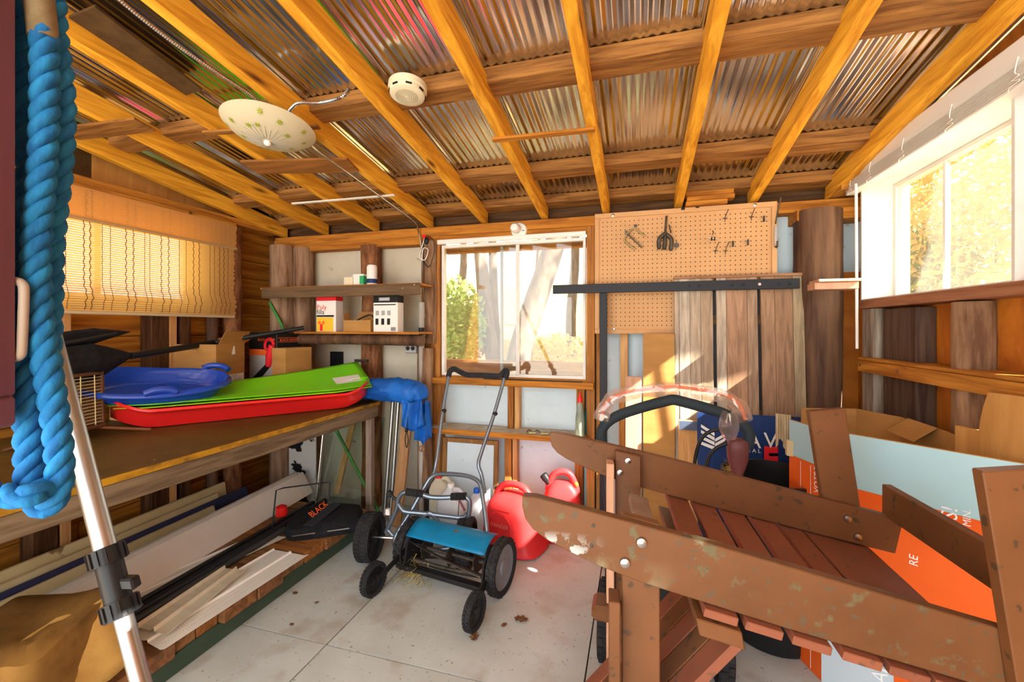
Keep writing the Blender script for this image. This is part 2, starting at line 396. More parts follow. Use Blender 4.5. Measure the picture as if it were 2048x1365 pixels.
bar(WX0-.07, WX1+.01, YB-.10, SB-.001, .573, .606, ORX, wb, 'ledge_board')
bar(WX0-.06, WX1+.00, YB-.095, SB-.004, .6061, .6072, DIRT, wb, 'dust_layer')
bar(-.10, -.055, YB+.03, SB-.001, 0, 1.86, PINE, wb)
bar(-.24, -.20, YB+.02, SB-.001, 0, 1.86, ORZ, wb)
bar(.80, 1.12, YB-.06, SB-.001, 1.81, 1.868, ORX, wb, 'header_beam')
def log(x, y, z0, z1, r, m, parent, seed=0, name='log_post', amp=.08, lean=(0,0)):
    k = 22; rings = []
    for i in range(k+1):
        z = z0+(z1-z0)*i/k; t = i/k
        rings.append([V(x+lean[0]*t, y+lean[1]*t, z)+V(math.cos(a), math.sin(a), 0)*r*(1+amp*(mnoise.noise(V(math.cos(a)*1.2+seed*3.1, math.sin(a)*1.2, z*5))
                      + .5*mnoise.noise(V(math.cos(a)*4, math.sin(a)*4+seed, z*14)))) for a in [2*math.pi*j/20 for j in range(20)]])
    return MB().loft(rings).build(name, m, parent, smooth=50)
log(-2.50, 2.60, 0, 1.85, .085, LOGG, wb, 1); log(-2.365, 2.655, 0, 1.84, .068, LOGG, wb, 2)
log(-1.80, 2.67, 0, 1.83, .068, BARK, wb, 3, amp=.14)
log(-1.345, 2.60, 0, 1.12, .052, LOGW, wb, 4, amp=.12); log(-1.335, 2.65, 1.15, 1.83, .05, LOGW, wb, 5, amp=.16)
MB().lathe([(.022, 0), (.022, .006), (.012, .009), (.011, .006), (.006, .006)], V(-1.345, 2.549, .47), -EY, 14).build('knot', LOGW, wb, smooth=40)
log(.905, 2.632, 0, 1.86, .108, LOGD, wb, 6, amp=.05)

# ---- left wall: horizontal planks, logs and studs, top beam
wl = setting('wall_left', 'left wall of horizontal orange planks')
LY0, LY1, LZ0, LZ1 = 1.12, 2.06, 1.40, 1.90
z = 0; i = 0
while z < 2.0:
    h = random.choice((.125, .135, .145)); z1 = min(z+h, 2.02)
    segs = [(Y0, 2.74)]
    if z1 > LZ0 and z < LZ1: segs = [(Y0, LY0), (LY1, 2.74)]
    elif i % 2: segs = [(Y0, 1.3+.2*(i % 3)), (1.303+.2*(i % 3), 2.74)]
    for a, b in segs:
        MB().box(SL-.02-random.uniform(0, .003), SL-random.uniform(0, .004), a, b-.001, z+.0025, z1-.001).build('plank', PLANK, wl, bevel=.002)
    z = z1; i += 1
MB().box(SL-.05, SL-.028, Y0, LY0, 0, 2.2).build('outer_board', DKY, wl); MB().box(SL-.05, SL-.028, LY1, 2.75, 0, 2.1).build('outer_board', DKY, wl)
MB().box(SL-.05, SL-.028, LY0, LY1, 0, LZ0).build('outer_board', DKY, wl); MB().box(SL-.05, SL-.028, LY0, LY1, LZ1, 2.2).build('outer_board', DKY, wl)
for y, wd, m in ((.55, .05, ORZ), (1.33, .09, DKZ), (1.405, .04, PINE), (1.83, .09, DKZ), (1.905, .04, PINE), (1.98, .06, DKZ)):
    MB().box(SL+.001, XL, y-wd/2, y+wd/2, 0, 1.392).build('stud', m, wl, bevel=.002)
log(-2.63, 2.30, 0, 1.93, .055, BARK, wl, 8); log(-2.65, 2.17, 0, 1.35, .035, LOGD, wl, 9)
bar(SL, -2.585, Y0, 2.64, 1.945, 1.99, ORY, wl, 'top_beam')
for a, b, m in ((.9, 1.55, DKPANEL), (1.552, 2.35, PLYL), (2.352, 2.74, DKPANEL), (Y0, .898, DKPANEL)):      # infill up to the roof
    MB().prism([(SL, a, 1.992), (SL, b, 1.992), (SL, b, max(1.995, zb(b)+.12)), (SL, a, zb(a)+.12)], (.01, 0, 0)).build('infill_panel', m, wl)

# ---- right wall: plywood, studs, log, ledge
wr = setting('wall_right', 'right wall of orange plywood behind studs')
RY0, RY1, RZ0, RZ1 = 1.62, 2.50, 1.39, 1.935
for a, b, c, d in ((Y0, RY0-.013, 0, 2.45), (RY0+.002, RY1-.002, 0, RZ0-.04), (RY1+.013, 2.74, 0, 2.05)):
    MB().prism([(SR, a, c), (SR, b, c), (SR, b, min(d, zb(b)+.12)), (SR, a, min(d, zb(a)+.12))], (.014, 0, 0)).build('plywood_panel', PLY, wr)
MB().prism([(SR, RY0, RZ1+.02), (SR, RY1, RZ1+.02), (SR, RY1, zb(RY1)+.12), (SR, RY0, zb(RY0)+.12)], (.014, 0, 0)).build('plywood_panel', PLY, wr)
bar(XR-.012, SR+.01, 1.35, 2.515, 1.345, 1.385, wood('sill_wood', (.36, .17, .09), (.22, .09, .045), 'Y', knots=KN), wr, 'sill_beam')
bar(XR, SR-.001, 2.40, 2.505, 0, 1.343, mat('weathered_post', (.40, .35, .28), (.13, .09, .06), scale=4, stretch=(9, 9, .7), rough=.9, bump=.6, detail=6), wr)
bar(XR+.03, SR-.001, 2.34, 2.38, 0, 1.085, ORZ, wr)
bar(XR+.02, SR-.002, 2.12, 2.36, 0, 1.335, wood('dark_plank', (.13, .085, .06), (.07, .04, .03), 'Z'), wr, 'wide_plank')  # plank in a darker brown than the plywood
log(1.098, 1.855, 0, 1.34, .056, LOGW, wr, 11, amp=.08)
bar(XR-.02, SR-.001, 1.2, 2.50, 1.098, 1.112, ORY, wr, 'ledge_board')
bar(XR-.03, XR-.012, 1.2, 2.475, 1.045, 1.097, ORY, wr, 'ledge_front')
for y in (2.45, 2.14): MB().lathe([(.006, 0), (.006, .003), (.002, .004)], V(XR-.03, y, 1.075), -EX, 10).build('screw', STEEL, wr, smooth=40)
bar(SR-.012, SR-.001, 2.52, 2.735, 0, 1.55, PLY, wr, 'plywood_strip'); bar(SR-.014, SR-.0125, 2.53, 2.6, .98, 1.02, INKR, wr, 'red_strip')
MB().box(.97, 1.127, SB-.013, SB-.001, 0, 1.55).build('plywood_strip', PLY, wb)
bar(SR-.012, SR-.001, 2.52, 2.735, 1.56, 1.9, WHITE, wr, 'white_panel')
bar(.97, SR-.001, RY1+.02, 2.735, 1.937, 1.99, ORY, wr, 'top_beam')
bar(.79, .965, 2.33, 2.42, 1.43, 1.462, PINKB, wr, 'shelf_bracket'); bar(.80, .968, 2.31, 2.43, 1.463, 1.476, PINKB, wr, 'bracket_shelf')
bar(SR+.001, SR+.02, Y0, RY0, RZ1-.5, RZ1-.45, DKY, wr, 'batten')

# ---- windows
def win(name, label): return setting(name, label)
w1 = win('window_1', 'sliding window with two panes over the mower')
fz0, fz1 = WZ0+.012, WZ1-.01
yf = YB+.035
for a, b in ((WX0+.004, WX0+.022), (WX1-.02, WX1-.003)): MB().box(a, b, yf-.02, yf+.02, fz0, fz1).build('window_frame', WHITE, w1, bevel=.002)
MB().box(WX0+.022, WX1-.02, yf-.02, yf+.02, fz1-.02, fz1).build('window_frame', WHITE, w1, bevel=.002)
MB().box(WX0+.022, WX1-.02, yf-.02, yf+.02, fz0, fz0+.016).build('window_frame', WHITE, w1, bevel=.002)
xm1, xm2 = PY(1003, 600, yf).x, PY(1036, 600, yf).x
MB().box(xm1-.010, xm1+.010, yf+.002, yf+.016, fz0+.017, fz1-.021).build('mullion', ALU, w1, bevel=.002)
MB().box(xm2-.011, xm2+.011, yf-.014, yf, fz0+.017, fz1-.021).build('mullion', WHITE, w1, bevel=.002)
MB().box(WX0+.0225, xm2-.0115, yf-.010, yf-.007, fz0+.0165, fz1-.0205).build('pane', PANE, w1)
MB().box(xm1+.0105, WX1-.0205, yf+.007, yf+.010, fz0+.0165, fz1-.0205).build('pane', PANE, w1)
bar(WX0-.055, WX1+.05, YB-.055, yf-.021, WZ0-.038, WZ0, ORX, w1, 'window_sill')
bar(WX0+.0, WX1+.0, YB+.056, YB+.13, WZ1-.055, WZ1-.001, ORX, w1, 'outer_head')
bar(xm1-.1, xm2+.42, YB-.035, YB-.02, WZ0+.001, WZ0+.006, BLACK, w1, 'black_strip')
w2 = win('window_2', 'bright window in the right wall with white reveal')
MB().box(XR-.004, SR+.10, RY1, RY1+.012, RZ0-.005, RZ1).build('reveal', WHITE, w2)
MB().box(XR-.004, SR+.10, RY0-.012, RY0, RZ0-.005, RZ1).build('reveal', WHITE, w2)
MB().box(XR-.004, SR+.10, RY0, RY1, RZ1, RZ1+.012).build('reveal', WHITE, w2)
MB().box(XR-.004, SR+.10, RY0, RY1, RZ0-.006, RZ0).build('reveal', WHITE, w2)
gx = SR+.045
for a, b, c, d in ((RY0, RY0+.025, RZ0, RZ1), (RY1-.02, RY1, RZ0, RZ1), (RY0+.025, RY1-.02, RZ1-.02, RZ1), (RY0+.025, RY1-.02, RZ0, RZ0+.015)):
    MB().box(gx-.012, gx+.012, a+.0002, b-.0002, c+.0002, d-.0002).build('window_frame', WHITE, w2, bevel=.002)
ym = PX(1893, 500, gx).y
MB().box(gx-.008, gx+.008, ym-.008, ym+.008, RZ0+.0155, RZ1-.0205).build('mullion', WHITE, w2)
MB().box(gx-.002, gx+.002, RY0+.0255, ym-.0085, RZ0+.0155, RZ1-.0205).build('pane', PANE, w2)
MB().box(gx-.002, gx+.002, ym+.0085, RY1-.0205, RZ0+.0155, RZ1-.0205).build('pane', PANE, w2)
w3 = win('window_3', 'window in the left wall behind the bamboo shade')
lx = SL-.02
for a, b, c, d in ((LY0, LY0+.03, LZ0, LZ1), (LY1-.03, LY1, LZ0, LZ1), (LY0+.03, LY1-.03, LZ1-.03, LZ1), (LY0+.03, LY1-.03, LZ0, LZ0+.03), (1.57, 1.60, LZ0+.03, LZ1-.03)):
    MB().box(lx-.02, lx+.02, a+.0002, b-.0002, c+.0002, d-.0002).build('window_frame', WHITE, w3, bevel=.002)
MB().box(lx-.002, lx+.002, LY0+.031, 1.569, LZ0+.031, LZ1-.031).build('pane', PANE, w3)
MB().box(lx-.002, lx+.002, 1.601, LY1-.031, LZ0+.031, LZ1-.031).build('pane', PANE, w3)

# ================================================================== OUTDOORS
LITTER = mat('leaf_litter', (.42, .28, .11), (.26, .15, .05), scale=9, rough=.9, detail=8, spots=[((.28, .30, .08), 3, .55, .65)])
TRUNK = mat('tree_bark', (.17, .125, .09), (.08, .055, .035), scale=6, stretch=(3, 3, .8), rough=.9, bump=.6, detail=6)
LEAFY = sheer('yellow_leaves', (.60, .46, .15), .45); LEAFG = sheer('green_leaves', (.26, .34, .09), .45); LEAFO = sheer('orange_leaves', (.30, .15, .035), .45)
BOUNCE_GRAVEL = mat('bounce_gravel', (.56, .53, .46), (.42, .39, .33), scale=14, rough=.9)  # unseen yard made pale to bounce light up to the rafters
gr = setting('ground', 'leaf-covered forest ground outside')
def gz(x, y): return -.30+max(0, y-4)*.16+.25*mnoise.noise(V(x*.3, y*.3, 0))
MB().grid(lambda s, t: V(-26+52*s, 2.95+36*t, gz(-26+52*s, 2.95+36*t)), 60, 40).build('slope', LITTER, gr, smooth=60)
MB().grid(lambda s, t: V(1.35+26*s, -14+16.9*t, -.3+.12*max(0, 26*s-3)), 20, 14).build('slope', LITTER, gr, smooth=60)
MB().grid(lambda s, t: V(-3+4.3*s, -14+11.9*t, -.12), 4, 8).build('yard', BOUNCE_GRAVEL, gr)
MB().grid(lambda s, t: V(-26+23*s, -14+16.9*t, -.3), 4, 8).build('yard', BOUNCE_GRAVEL, gr)
def leafcloud(mb, c, rx, ry, rz, n, size):
    for _ in range(n):
        while True:
            p = V(random.uniform(-1, 1), random.uniform(-1, 1), random.uniform(-1, 1))
            if p.length < 1: break
        p = Vector(c)+V(p.x*rx, p.y*ry, p.z*rz)
        a = V(random.gauss(0, 1), random.gauss(0, 1), random.gauss(0, 1)).normalized(); b = a.orthogonal().normalized()
        s = size*random.uniform(.6, 1.4)
        mb.add([p-a*s, p+b*s*.55, p+a*s, p-b*s*.55], [(0, 1, 2, 3)])
def tree(label, base, top, r, crown=None, leaf=None, n=900, leaf_size=.055, group='trees outside the windows'):
    base, top = Vector(base), Vector(top)
    t = thing('tree', label, 'tree', base, group)
    k = 14; pts = []; rr = []
    for i in range(k+1):
        f = i/k; q = base.lerp(top, f)
        pts.append(q+V(mnoise.noise(V(base.x, f*3, 1)), mnoise.noise(V(base.y, f*3, 5)), 0)*r*.9); rr.append(r*(1.12-.45*f))
    MB().tube(pts, rr, 14).build('trunk', TRUNK, t, smooth=60)
    if crown:
        mb = MB(); c, s = crown
        leafcloud(mb, c, s[0], s[1], s[2], n, leaf_size); mb.build('foliage', leaf or LEAFY, t)['kind'] = 'stuff'
    return t
def tp(u0, v0, u1, v1, y): a, b = PY(u0, v0, y), PY(u1, v1, y); d = (a-b).normalized(); return a+d*.9, b-d*1.5
a, b = tp(980, 712, 960, 500, 6.5); tree('slender twin-stemmed tree seen in the left pane, left stem', a, b, .12, (b+V(2.5, .8, 5.0), (3.5, 2.8, 1.8)), LEAFO, 2600, leaf_size=.22)  # crowns of these three sit above the view, added to shade the woods
a, b = tp(990, 712, 985, 500, 6.9); tree('slender twin-stemmed tree seen in the left pane, right stem', a, b, .085, (b+V(5.5, .8, 6.5), (3.5, 3.2, 1.8)), LEAFY, 2600, leaf_size=.22)
a, b = tp(1035, 720, 1100, 500, 5.2); tree('thick leaning tree trunk behind the right pane', a, b, .15, (b+V(1.5, .5, 4.2), (3.2, 2.6, 1.6)), LEAFY, 2600, leaf_size=.22)
tree('added maple out of view, shading part of the right window from the sun', (4.3, 2.7, -.3), (4.2, 2.7, 4.2), .11, (V(4.15, 2.52, 4.15), (1.2, 1.28, 1.05)), LEAFY, 5200, leaf_size=.11)  # unseen tree added; its crown trims the sun patch indoors
tree('added tall maple out of view, shading the trunks behind the back window', (5.2, 4.9, -.2), (5.1, 4.9, 5.4), .16, (V(5.1, 4.85, 5.9), (2.0, 1.7, 1.7)), LEAFY, 5200, leaf_size=.15)  # unseen tree added to keep the sun off the leaning trunk
tree('second added tall maple out of view, shading the farther trunks', (5.9, 6.9, .2), (5.7, 6.8, 6.6), .16, (V(5.6, 6.6, 7.3), (2.2, 2.0, 2.0)), LEAFO, 5200, leaf_size=.16)  # likewise added out of sight, to shade the twin stems
a, b = tp(920, 600, 925, 500, 12); tree('thin distant tree at the left edge of the back window', a, b, .12, (b+V(0, 1, .6), (1.6, 1.4, 1.2)), LEAFY)
a, b = tp(1142, 690, 1146, 500, 10); tree('pale distant tree at the right edge of the back window', a, b, .12, (b+V(.2, 1, .2), (1.5, 1.4, 1.5)), LEAFY)
a, b = tp(1075, 690, 1080, 500, 14); tree('far thin tree between the leaning trunk and the window edge', a, b, .13, (b+V(-.6, 1, .2), (2.2, 1.4, 1.6)), LEAFO)
def shrub(label, c, s, n, leaf, size=.05):
    mb = MB(); leafcloud(mb, c, s[0], s[1], s[2], n, size)
    t = thing('shrub', label, 'shrub', (c[0], c[1], gz(c[0], c[1]) if c[1] > 3 else -.2), 'shrubs outside the windows')
    mb.build('foliage', leaf, t)['kind'] = 'stuff'
    st = MB(); st.tube([(c[0], c[1], c[2]-s[2]*1.3-.6), (c[0]+.05, c[1], c[2])], [.03, .012], 8); st.build('stem', TRUNK, t)
    return t
p = PY(905, 640, 6.2); shrub('green and yellow shrub low at the left of the back window', (p.x, 6.2, p.z-.05), (.55, .4, .75), 1500, LEAFG)
p = PY(930, 660, 7.5); shrub('orange leaved shrub beside the twin stems', (p.x, 7.5, p.z-.1), (.5, .5, .5), 900, LEAFO)
p = PY(1110, 690, 7.5); shrub('low yellow shrub right of the leaning trunk', (p.x, 7.5, p.z-.2), (.8, .5, .4), 900, LEAFY)
p = PX(1960, 440, 5.5); shrub('tall yellow green bush outside the right window', (5.8, p.y+.2, p.z+.1), (1.4, 2.6, 1.9), 9000, LEAFY, .085)
p = PX(1925, 520, 6.0); shrub('green bush in front of the yellow one outside the right window', (5.2, p.y, p.z-.2), (.7, 1.5, .9), 2600, LEAFG, .07)
ob = MB().box(WX0-.3, WX1+.3, 2.90, 2.94, .72, PY(1030, 722, 2.9).z)
single(ob, 'outdoor_plank', ORX, 'wide weathered plank across the bottom of the back window outside', 'plank', (-.78, 2.92, .72), bevel=.004)
for x in (WX0-.25, WX1+.25):
    single(MB().box(x-.04, x+.04, 2.945, 3.0, -.35, 1.0), 'plank_post', DKZ, 'short post outside carrying the %s end of the outdoor plank' % ('left' if x < -1 else 'right'), 'post', (x, 2.97, -.35))
# ================================================================== BACK WALL THINGS
# pegboard
pg = thing('pegboard', 'tan pegboard with wooden rim hung above the slatted panel', 'pegboard', (.236, 2.64, 1.22))
PX0, PX1, PZ0_, PZ1_ = -.2435, .715, 1.218, 1.928
MB().box(PX0+.02, PX1-.02, 2.625, 2.632, PZ0_+.022, PZ1_-.022).build('board', PEG, pg)
for a, b, c, d in ((PX0, PX1, PZ1_-.028, PZ1_), (PX0, PX1, PZ0_, PZ0_+.026), (PX0, PX0+.026, PZ0_+.0262, PZ1_-.0282), (PX1-.026, PX1, PZ0_+.0262, PZ1_-.0282)):
    MB().box(a, b, 2.615, 2.645, c, d).build('rim', PEG, pg, bevel=.002)
hb = MB()
for i in range(35):
    for j in range(26):
        x = PX0+.047+i*.0254; z = PZ1_-.052-j*.0254
        if x < PX1-.03 and z > PZ0_+.03:
            c = V(x, 2.6246, z); b = len(hb.v)
            hb.v += [c+V(math.cos(t)*.0034, 0, math.sin(t)*.0034) for t in [math.pi*k/3 for k in range(6)]]; hb.f.append(tuple(b+k for k in range(6)))
hb.build('peg_holes', INKK, pg)['kind'] = 'stuff'
for u, v in ((1226, 431), (1510, 410), (1228, 659)): MB().lathe([(.009, 0), (.009, .003), (.004, .005)], PY(u, v, 2.615), -EY, 12).build('screw', STEEL, pg, smooth=40)
for u, v, s in ((1366, 418, 1), (1395, 414, 1)): MB().cbox(PY(u, v, 2.6145), V(.02, 0, 0), V(0, .001, 0), V(0, 0, .012)).build('stain', INKK, pg)
Q = lambda u, v, y=2.605: PY(u, v, y)
# bracket: bent rod with flat bar
t = thing('wire_bracket', 'bent brass rod bracket with dark flat bar hooked on the pegboard', 'bracket', Q(1272, 478))
MB().tube(smoothpath([Q(1291, 473), Q(1278, 464), Q(1266, 458), Q(1258, 466), Q(1250, 476), Q(1249, 481), Q(1256, 489), Q(1271, 499)], 4), .0045, 8).build('rod', BRASS, t, smooth=60)
MB().beam(Q(1255, 468, 2.597), Q(1284, 496, 2.597), .006, .018, EY).build('flat_bar', DMET, t)
MB().cyl(Q(1252, 464, 2.622), Q(1252, 464, 2.595), .008).build('bolt', DMET, t); MB().cyl(Q(1271, 452, 2.622), Q(1271, 452, 2.595), .009).build('bolt', DMET, t)
# puller
t = thing('gear_puller', 'dark three-jawed puller hanging on the pegboard', 'tool', Q(1331, 470))
MB().cyl(Q(1333, 432, 2.60), Q(1330, 470, 2.60), .006).build('spindle', DMET, t)
MB().cyl(Q(1338, 450, 2.595), Q(1342, 466, 2.595), .004).build('handle', DMET, t)
MB().ball(Q(1330, 468, 2.60), .015, .012, .012).build('head', DMET, t, smooth=60)
for a, b, c in (((1326, 470), (1318, 480), (1318, 499)), ((1334, 470), (1343, 480), (1341, 502)), ((1330, 472), (1330, 485), (1328, 500))):
    MB().tube(smoothpath([Q(*a, 2.596), Q(*b, 2.592), Q(*c, 2.596)], 5), [.011]*10+[.007], 8).build('jaw', DMET, t, smooth=60)
MB().ball(Q(1330, 482, 2.60), .012, .012, .02).build('nut', BRASS, t, smooth=60)
t = thing('padlock_fob', 'small dark key-shaped fob right of the puller', 'fob', Q(1353, 490))
MB().cbox(Q(1353, 485), V(.003, 0, 0), V(0, .003, 0), V(0, 0, .022)).build('stem', DMET, t); MB().lathe([(.014, 0), (.014, .004)], Q(1353, 491, 2.6), -EY, 12).build('disc', DMET, t)
t = thing('pulley', 'small double wheel pulley at the middle of the pegboard', 'pulley', Q(1426, 478))
for du in (-3, 3): MB().lathe([(.009, 0), (.012, .003), (.009, .006)], Q(1425+du, 478, 2.60), EX, 14).build('wheel', DMET, t, smooth=40)
MB().cyl(Q(1417, 476, 2.6), Q(1434, 478, 2.6), .003).build('axle', STEEL, t); MB().tube([Q(1425, 470, 2.6), Q(1427, 464, 2.605), Q(1425, 462, 2.618)], .0025, 6).build('hook', DMET, t)
for k, (u, v, lab) in enumerate(((1450, 437, 'upper wire peg hook left of the top right screw'), (1503, 434, 'wire peg hook under the top right screw'),
                                 (1431, 502, 'lower left wire peg hook below the pulley'), (1451, 502, 'lower wire peg hook beside the left one'))):
    t = thing('peg_hook', 'dark '+lab, 'hook', Q(u, v, 2.624), 'wire hooks on the pegboard')
    MB().beam(Q(u-5, v, 2.621), Q(u+5, v, 2.621), .004, .004).build('crossbar', DMET, t)
    MB().tube([Q(u, v+7, 2.622), Q(u, v-1, 2.618), Q(u+3, v-9, 2.58), Q(u+7, v-18, 2.565)], .002, 6).build('prong', DMET, t)
for u, v, lab in ((1528, 438, 'short dark peg near the top right corner of the pegboard'), (1496, 485, 'short dark peg low on the right of the pegboard'), (1466, 488, 'small l-shaped peg below the upper hooks')):
    single(MB().cbox(Q(u, v, 2.615), V(.006, 0, 0), V(0, .018, 0), V(0, 0, .03)), 'peg', DMET, lab, 'peg', Q(u, v, 2.624))
t = thing('wall_hook', 'tall steel hook bar at the right edge of the pegboard', 'hook', Q(1552, 490, 2.60))
MB().cbox(Q(1551, 472, 2.61), V(.012, 0, 0), V(0, .006, 0), V(0, 0, .11)).build('plate', STEEL, t)
MB().tube([Q(1551, 448, 2.60), Q(1556, 420, 2.57), Q(1562, 395, 2.55)], .004, 8).build('rod', DMET, t); MB().tube(smoothpath([Q(1551, 494, 2.605), Q(1554, 494, 2.575), Q(1555, 482, 2.57)], 4), .005, 8).build('hook', DMET, t)

# slatted wooden panel with black steel rail
sp = thing('slatted_panel', 'grey-brown wooden panel of vertical boards leaning below the pegboard', 'panel', (.5, 2.5, 0))
ZT = 1.522
def lean(z): return 2.475+.10*(z/ZT)                 # front face leans back towards the pegboard
cols = [(.50, .40, .30), (.56, .47, .37), (.48, .38, .28), (.44, .32, .22), (.52, .43, .33), (.44, .26, .16), (.41, .27, .18), (.38, .23, .14), (.34, .20, .12), (.38, .29, .18)]
us = [(710,738),(738,800),(800,862),(862,933),(952,1010),(1010,1130),(1130,1190),(1209,1290),(1290,1395),(1395,1460)]
for k, (a, b) in enumerate(us):
    x0, x1 = PY(1100+a*.3517, 700, 2.53).x, PY(1100+b*.3517, 700, 2.53).x
    c = cols[k]; m = wood('panel_board', c, tuple(q*.62 for q in c), 'Z', fine=1.5, bump=.25)
    dz = random.uniform(-.002, .002)
    MB().prism([(x0+.0006, lean(0)+dz, .002), (x1-.0006, lean(0)+dz, .002), (x1-.0006, lean(ZT)+dz, ZT), (x0+.0006, lean(ZT)+dz, ZT)], (0, .02, 0)).build('plank', m, sp, bevel=.0012)
MB().box(PY(1349, 700, 2.53).x, PY(1614, 700, 2.53).x, lean(ZT)-.004, lean(ZT)+.02, ZT+.001, ZT+.016).build('top_cap', wood('cap_wood', (.34, .18, .10), (.24, .12, .06), 'X'), sp, bevel=.001)
MB().prism([(PY(1353, 700, 2.53).x, lean(0)+.0205, .01), (PY(1610, 700, 2.53).x, lean(0)+.0205, .01), (PY(1610, 700, 2.53).x, lean(ZT)+.0205, ZT-.02), (PY(1353, 700, 2.53).x, lean(ZT)+.0205, ZT-.02)], (0, .002, 0)).build('gap_shade_sheet', INKK, sp)  # black sheet stands in for the shade in the gaps between boards
for z in (.25, .75, 1.25): MB().obox((PY(1352, 700, 2.53).x, lean(z)+.023, z), (.60, 0, 0), (0, .018, 0), (0, 0, .07)).build('back_batten', DKX, sp)
br = thing('steel_bracket', 'long black steel bar with upright post across the slatted panel', 'bracket', (0, 2.48, 0))
A_, B_ = PY(1103, 583, 2.50), PY(1605, 560, 2.50)
zc_ = (A_.z+B_.z)/2
MB().box(A_.x, B_.x, 2.535, 2.553, zc_-.026, zc_+.026).build('rail', BLKM, br, bevel=.002)
x0, x1 = PY(1198, 700, 2.50).x, PY(1213, 700, 2.50).x
MB().box(x0, x1, 2.537, 2.56, 0, zc_-.0265).build('post', BLKM, br, bevel=.002)
for u in (1378, 1398, 1465, 1486, 1557, 1580): MB().lathe([(.0075, 0), (.0075, .004), (.003, .006)], V(PY(u, 565, 2.535).x, 2.5345, zc_), -EY, 12).build('bolt', BLKM, br, smooth=40)
MB().lathe([(.0075, 0), (.0075, .003)], V(PY(1519, 562, 2.535).x, 2.5345, zc_), -EY, 12).build('screw', STEEL, br, smooth=40)

# boards and sheets leaning beside the panel
def leaner(name, mat_, label, cat, u0, u1, vtop, y, th=.018, lean_=.06, zbot=0, **kw):
    a, b = PY(u0, vtop, y), PY(u1, vtop, y); zt = (a.z+b.z)/2
    return single(MB().prism([(a.x, y-lean_, zbot), (b.x, y-lean_, zbot), (b.x, y, zt), (a.x, y, zt)], (0, th, 0)), name, mat_, label, cat, ((a.x+b.x)/2, y, zbot), bevel=.0015, **kw)
leaner('cardboard_sheet', CARD, 'tall brown cardboard sheet leaning left of the slatted panel', 'cardboard', 1286, 1349, 668, 2.535, .006)
leaner('pine_board', PINKB, 'pale pink-brown board leaning before the cardboard sheet', 'board', 1251, 1283, 754, 2.515, .018)
leaner('pine_stick', ORZ, 'narrow orange stick leaning left of the pale board', 'stick', 1238, 1250, 790, 2.545, .02)
leaner('pale_plank', PINE, 'pale plank with blue painted band in front of the slatted panel', 'plank', 1357, 1396, 842, 2.42, .02)
single(MB().cbox(PY(1376, 852, 2.395), V(.085, 0, 0), V(0, .004, 0), V(0, 0, .045)), 'blue_block', mat('blue_grey_paint', (.10, .13, .22), (.06, .08, .14), rough=.6), 'blue-grey painted block on the front of the pale plank', 'block', PY(1376, 866, 2.395))

# lamp holder, valance, smoke detector etc. over the window
t = thing('lamp_holder', 'round white porcelain lamp holder above the back window', 'lamp', PY(1037, 461, 2.635))
c = V(PY(1037, 461, 2.63).x, 2.655, PY(1037, 461, 2.63).z)
MB().lathe([(.052, 0), (.052, .012), (.047, .02), (.03, .024)], c, -EY, 28).build('base', WHITEP, t, smooth=40)
MB().lathe([(.028, .02), (.03, .05), (.028, .075), (.02, .085), (.0, .087)], c+V(-.012, 0, .008), -EY, 24).build('socket', WHITEP, t, smooth=40)
MB().cbox(c+V(.03, -.021, -.002), V(.014, 0, 0), V(0, .006, 0), V(0, 0, .005)).build('pull_slot', INKK, t)
a, b = PY(876, 487, 2.64), PY(1172, 468, 2.64)
single(MB().box(a.x, b.x, 2.625, 2.644, 1.805, 1.834), 'blind_rail', WHITEP, 'thin white blind rail along the top of the back window', 'rail', ((a.x+b.x)/2, 2.635, 1.805), bevel=.002)

# shelves
t = thing('wall_shelf', 'upper wall shelf with dark front board in the back left corner', 'shelf', (-1.9, 2.55, 1.5), 'shelves on the back wall')
MB().box(-2.50, -1.285, 2.40, 2.58, 1.517, 1.530).build('board', ORX, t, bevel=.002); MB().box(-2.47, -1.272, 2.382, 2.3985, 1.455, 1.524).build('front_board', wood('shelf_front', (.16, .10, .055), (.09, .055, .03), 'X'), t, bevel=.002)
for u, v in ((806, 577), (829, 570), (533, 589)): MB().lathe([(.005, 0), (.005, .003)], PY(u, v, 2.381), -EY, 8).build('screw', STEEL, t)
t = thing('wall_shelf', 'lower wall shelf carrying the three boxes', 'shelf', (-1.85, 2.55, 1.2), 'shelves on the back wall')
MB().box(-2.28, -1.285, 2.40, 2.585, 1.213, 1.227).build('board', ORX, t, bevel=.002)
MB().tube([(-2.28, 2.46, 1.175), (-1.8, 2.455, 1.178), (-1.29, 2.46, 1.173)], [.036, .035, .036], 14).build('support_log', LOGD, t, smooth=50)
SZ1, SZ2 = 1.5302, 1.2272
def sbox(u0, u1, vtop, z, yf_, depth): a, b = PY(u0, vtop, yf_), PY(u1, vtop, yf_); return a.x, b.x, yf_, yf_+depth, z, a.z
